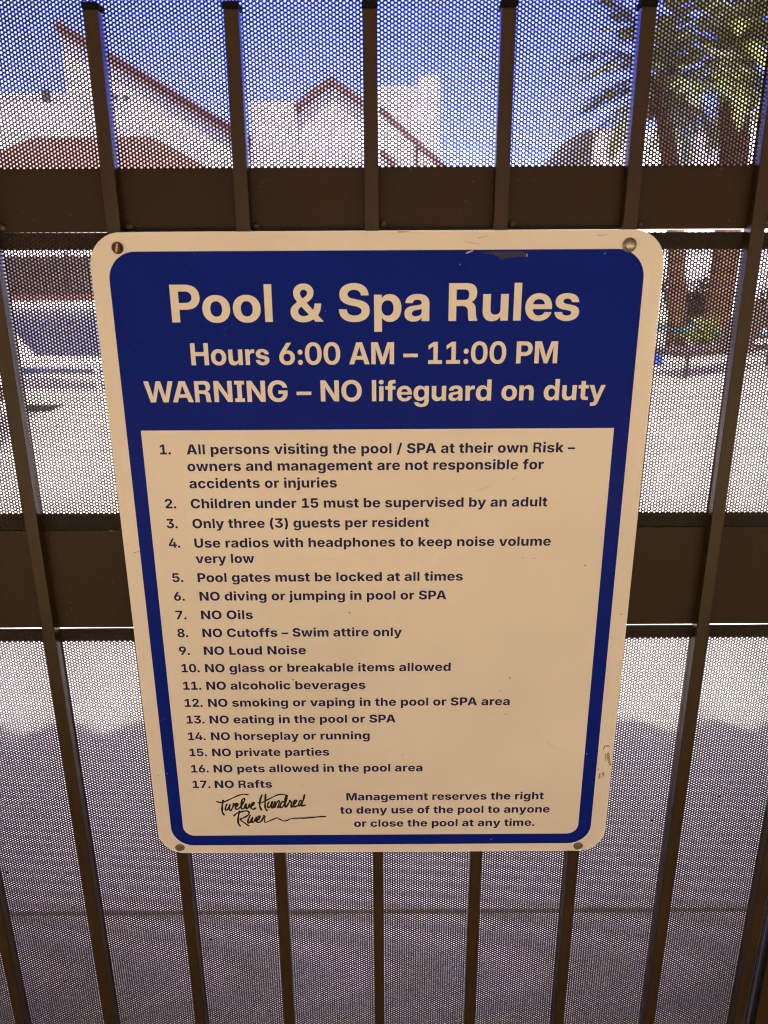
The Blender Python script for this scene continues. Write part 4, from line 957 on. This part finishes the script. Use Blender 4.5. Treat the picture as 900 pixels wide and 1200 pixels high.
# far perimeter: brown board fence and white wall
bf = empty('board_fence', (-9, 29.6, 0), 0, 'brown board fence beyond the pool water, coloured dark for the shade on it', 'fence')
b = MB()
for i in range(96):
    x = -20.5 + i * 0.24 + 9
    b.box(x, x + .225, 0, .03, 0.12, 1.72 + 0.02 * math.sin(i * 2.1))
b.build('boards', M['fence_wood'], bf)
MB().box(-11.6, 11.6, .032, .09, .35, .45).box(-11.6, 11.6, .032, .09, 1.35, 1.45).build('fence_rail', M['fence_wood'], bf)
for i in range(9):
    MB().box(-11.55 + i * 2.88, -11.43 + i * 2.88, .092, .2, 0, 1.85).build('fence_post', M['fence_wood'], bf)
MB().box(-11.6, 11.6, -.09, -.02, 0.02, .30, .005).build('skirting_board', M['tile'], bf)
ww = MB().box(3.4, 24, 29.5, 29.7, 0, 1.6, .02).build('perimeter_wall', M['white_stucco'])
tag(ww, 'low white stucco wall behind the palms and loungers', 'wall')


# ------------------------------------------------------------------ palms and shrubs
def frond(mb, base, az, el, L, droop, rnd, wl=0.42, n=26):
    d = Vector((math.cos(az), math.sin(az), 0))
    pts = []
    for i in range(n + 1):
        t = i / n
        a = el - droop * t
        pts.append((t, a))
    p = Vector(base)
    line = [p.copy()]
    for i in range(n):
        a = pts[i][1]
        p = p + (d * math.cos(a) + Vector((0, 0, math.sin(a)))) * (L / n)
        line.append(p.copy())
    mb.tube(line, [0.022 * (1 - 0.85 * i / n) for i in range(n + 1)], 5)
    side = Vector((-d.y, d.x, 0))
    for i in range(4, n + 1):
        t = i / n
        q = line[i]
        tg = (line[i] - line[i - 1]).normalized()
        ll = wl * math.sin(math.pi * min(1, 0.12 + t * 0.86)) * rnd.uniform(.8, 1.1)
        for s in (-1, 1):
            dr_ = (side * s * 0.85 + tg * 0.55 + Vector((0, 0, rnd.uniform(-.45, .05)))).normalized()
            tip = q + dr_ * ll
            up = tg * 0.032
            mb.add([q - up, q + up, q + dr_ * ll * .5 + up + Vector((0, 0, -.0)), tip, q + dr_ * ll * .5 - up], [(0, 1, 2, 3, 4)])


def palm(name, label, base, top, r0, r1, nf, L, seed, m, skirt=8):
    rnd = random.Random(seed)
    base, top = Vector(base), Vector(top)
    o = empty(name, base, 0, label, 'palm tree', 'palms beyond the gate')
    n = 40
    pts, rad = [], []
    for i in range(n + 1):
        t = i / n
        q = (top - base) * t
        q += Vector((math.sin(t * 3.1) * 0.12, 0, 0))
        pts.append(q)
        rad.append((r0 + (r1 - r0) * t) * (1 + 0.06 * (i % 2)) * (1 + (0.35 * (1 - t / 0.08) if t < 0.08 else 0)))
    MB().tube(pts, rad, 14).build('trunk', M['trunk'], o)
    mb = MB()
    c = pts[-1]
    for k in range(nf):
        az = k * 2.399963 + rnd.uniform(-.2, .2)
        el = R(78) - (k / nf) * R(105) + rnd.uniform(-.1, .1)
        frond(mb, c + Vector((0, 0, rnd.uniform(-.15, .12))), az, el, L * rnd.uniform(.85, 1.1), R(70) * rnd.uniform(.7, 1.1), rnd)
    mb.build('crown', m, o)
    sk = MB()
    for k in range(skirt * 3):
        az = rnd.uniform(0, 6.28)
        z = rnd.uniform(-.75, -.05)
        d = Vector((math.cos(az), math.sin(az), 0))
        b0 = c + Vector((0, 0, z)) + d * r1 * .8
        t0 = b0 + d * 0.13 + Vector((0, 0, 0.22))
        s_ = Vector((-d.y, d.x, 0)) * 0.05
        sk.add([b0 - s_, b0 + s_, t0 + s_ * .6, t0 - s_ * .6, b0 - s_ + d * .05, b0 + s_ + d * .05, t0 + s_ * .6 + d * .04, t0 - s_ * .6 + d * .04],
               [(0, 1, 2, 3), (4, 7, 6, 5), (0, 4, 5, 1), (1, 5, 6, 2), (2, 6, 7, 3), (3, 7, 4, 0)])
    sk.build('frond_stubs', M['trunk'], o)
    return o


a0 = at(789, 436, 12.6); a1 = at(772, 92, 12.6)
palm('palm_tree', 'slim palm tree with grey green fronds rising just right of the sign', (a0.x, 12.6, 0), (a1.x, 12.6, a1.z), 0.15, 0.13, 24, 1.75, 3, M['frond_dark'])
a0 = at(835, 410, 15.0); a1 = at(862, 66, 15.0)
palm('palm_tree', 'thick trunked palm tree with yellow green fronds, farther right', (a0.x, 15.0, 0), (a1.x, 15.0, a1.z), 0.24, 0.27, 60, 2.3, 8, M['frond'], 14)


def shrub(name, label, c, rx, ry, h_, n, m, seed, leaf=0.08):
    rnd = random.Random(seed)
    o = empty(name, c, 0, label, 'shrub')
    st_ = MB()
    tips = []
    for k in range(22):
        az = rnd.uniform(0, 6.28)
        r = math.sqrt(rnd.random())
        tip = Vector((math.cos(az) * rx * r, math.sin(az) * ry * r, h_ * rnd.uniform(.55, 1.0) * (1 - .35 * r * r)))
        tips.append(tip)
        mid = tip * 0.5 + Vector((0, 0, h_ * .12))
        st_.tube([(0, 0, 0), mid, tip], [.018, .012, .005], 5)
    st_.build('stems', M['trunk'], o)
    lf = MB()
    for k in range(n):
        t = tips[rnd.randrange(len(tips))]
        q = t * rnd.uniform(.35, 1.05) + Vector((rnd.gauss(0, .1), rnd.gauss(0, .1), rnd.gauss(0, .09)))
        if q.z < .03: q.z = .03
        d = Vector((rnd.gauss(0, 1), rnd.gauss(0, 1), rnd.gauss(0.3, .7))).normalized()
        s_ = d.cross(Vector((rnd.gauss(0, 1), rnd.gauss(0, 1), rnd.gauss(0, 1)))).normalized() * leaf * .28
        l_ = leaf * rnd.uniform(.7, 1.3)
        lf.add([q, q + d * l_ * .5 + s_, q + d * l_, q + d * l_ * .5 - s_], [(0, 1, 2, 3)])
    lf.build('leaves', m, o)
    return o


p = at(838, 352, 15.5)
shrub('shrub', 'dark reddish brown bushy shrub beside the palm trunks', (p.x, 17.0, 0), 0.95, 0.7, 1.55, 2600, M['shrub_red'], 5, .11)
p = at(905, 380, 15.0)
shrub('shrub', 'dark brown shrub at the right edge of the deck', (p.x + .1, 15.2, 0), 0.55, 0.5, 1.15, 1200, M['shrub_red'], 6, .10)
p = at(790, 400, 13.2)
shrub('shrub', 'small yellow green shrub at the foot of the slim palm', (p.x + .1, 12.2, 0), 0.30, 0.3, 0.62, 700, M['shrub_green'], 7, .08)


# ------------------------------------------------------------------ sun loungers and small things on the deck
def lounger(loc, rz, label, mframe, msling, group='sun loungers round the pool', tilt=48):
    o = empty('sun_lounger', loc, rz, label, 'sun lounger', group)
    b_ = MB()
    b_.box(-.33, -.285, -.95, .95, .29, .34, .008).box(.285, .33, -.95, .95, .29, .34, .008).box(-.284, .284, -.95, -.905, .29, .34, .008).box(-.284, .284, .905, .95, .29, .34, .008)
    b_.build('frame', mframe, o)
    MB().box(-.283, .283, -.90, .35, .318, .352, .006).build('seat', msling, o)
    bk = MB().box(-.30, .30, 0, .78, -.018, .018, .006)
    ca, sa = math.cos(R(tilt)), math.sin(R(tilt))
    bk.v = [(x, .36 + y * ca - z * sa, .345 + y * sa + z * ca) for x, y, z in bk.v]
    bk.build('backrest', msling, o)
    for sx in (-.31, .31):
        for sy in (-.85, .85):
            MB().box(sx - .022, sx + .022, sy - .025, sy + .025, 0, .289, .004).build('leg', mframe, o)
    for s_ in (-.305, .305):
        MB().tube([(s_, .36 + .5 * ca, .345 + .5 * sa - .02), (s_, .80, .33)], .012, 6).build('back_strut', mframe, o)
    return o


p = at(832, 440, 10.3)
l1 = lounger((p.x, 10.3, 0), R(-62), 'dark brown wicker sun lounger beside the slim palm at the right', M['wicker'], M['wicker'])
p = at(806, 385, 14.2)
l2 = lounger((p.x, 12.4, 0), R(70), 'dark framed sun lounger with a teal sling behind the wicker one', M['wicker'], M['cushion'], tilt=6)
p = at(890, 440, 11.4)
l3 = lounger((p.x + .55, 10.3, 0), R(35), 'dark brown sun lounger cut off by the right edge of the picture', M['wicker'], M['wicker'])
p = at(58, 440, 9.3)
l4 = lounger((p.x, 9.3, 0), R(80), 'white sun lounger at the near edge of the pool', M['white_plastic'], M['white_plastic'])
p = at(8, 528, 5.9)
l5 = lounger((p.x - .55, 6.2, 0), R(15), 'dark brown sun lounger nearest the gate, cut off at the left edge', M['wicker'], M['wicker'])
t_ = at(768, 425, 10.9)
tw = MB().box(-.16, .16, -.13, .13, 0, .10, .03).box(-.155, .155, -.125, .125, .102, .17, .03)
tb = tw.build('pool_towel', M['towel'])
tb.location = (t_.x, 11.1, 0.0)
tag(tb, 'folded bright blue pool towel on the deck just right of the sign', 'towel')
p = at(45, 476, 7.75)
dc = empty('drain_cover', (p.x, 7.75, 0), 0, 'small dark drain grate set in the pale deck at the left', 'drain')
b = MB()
for k in range(9): b.box(-.19 + k * .042, -.165 + k * .042, -.17, .17, .004, .014)
b.build('grate_bars', M['black'], dc)
MB().box(-.21, .21, -.2, -.172, .003, .016).box(-.21, .21, .172, .2, .003, .016).box(-.21, -.193, -.171, .171, .003, .016).box(.193, .21, -.171, .171, .003, .016).build('grate_frame', M['black'], dc)
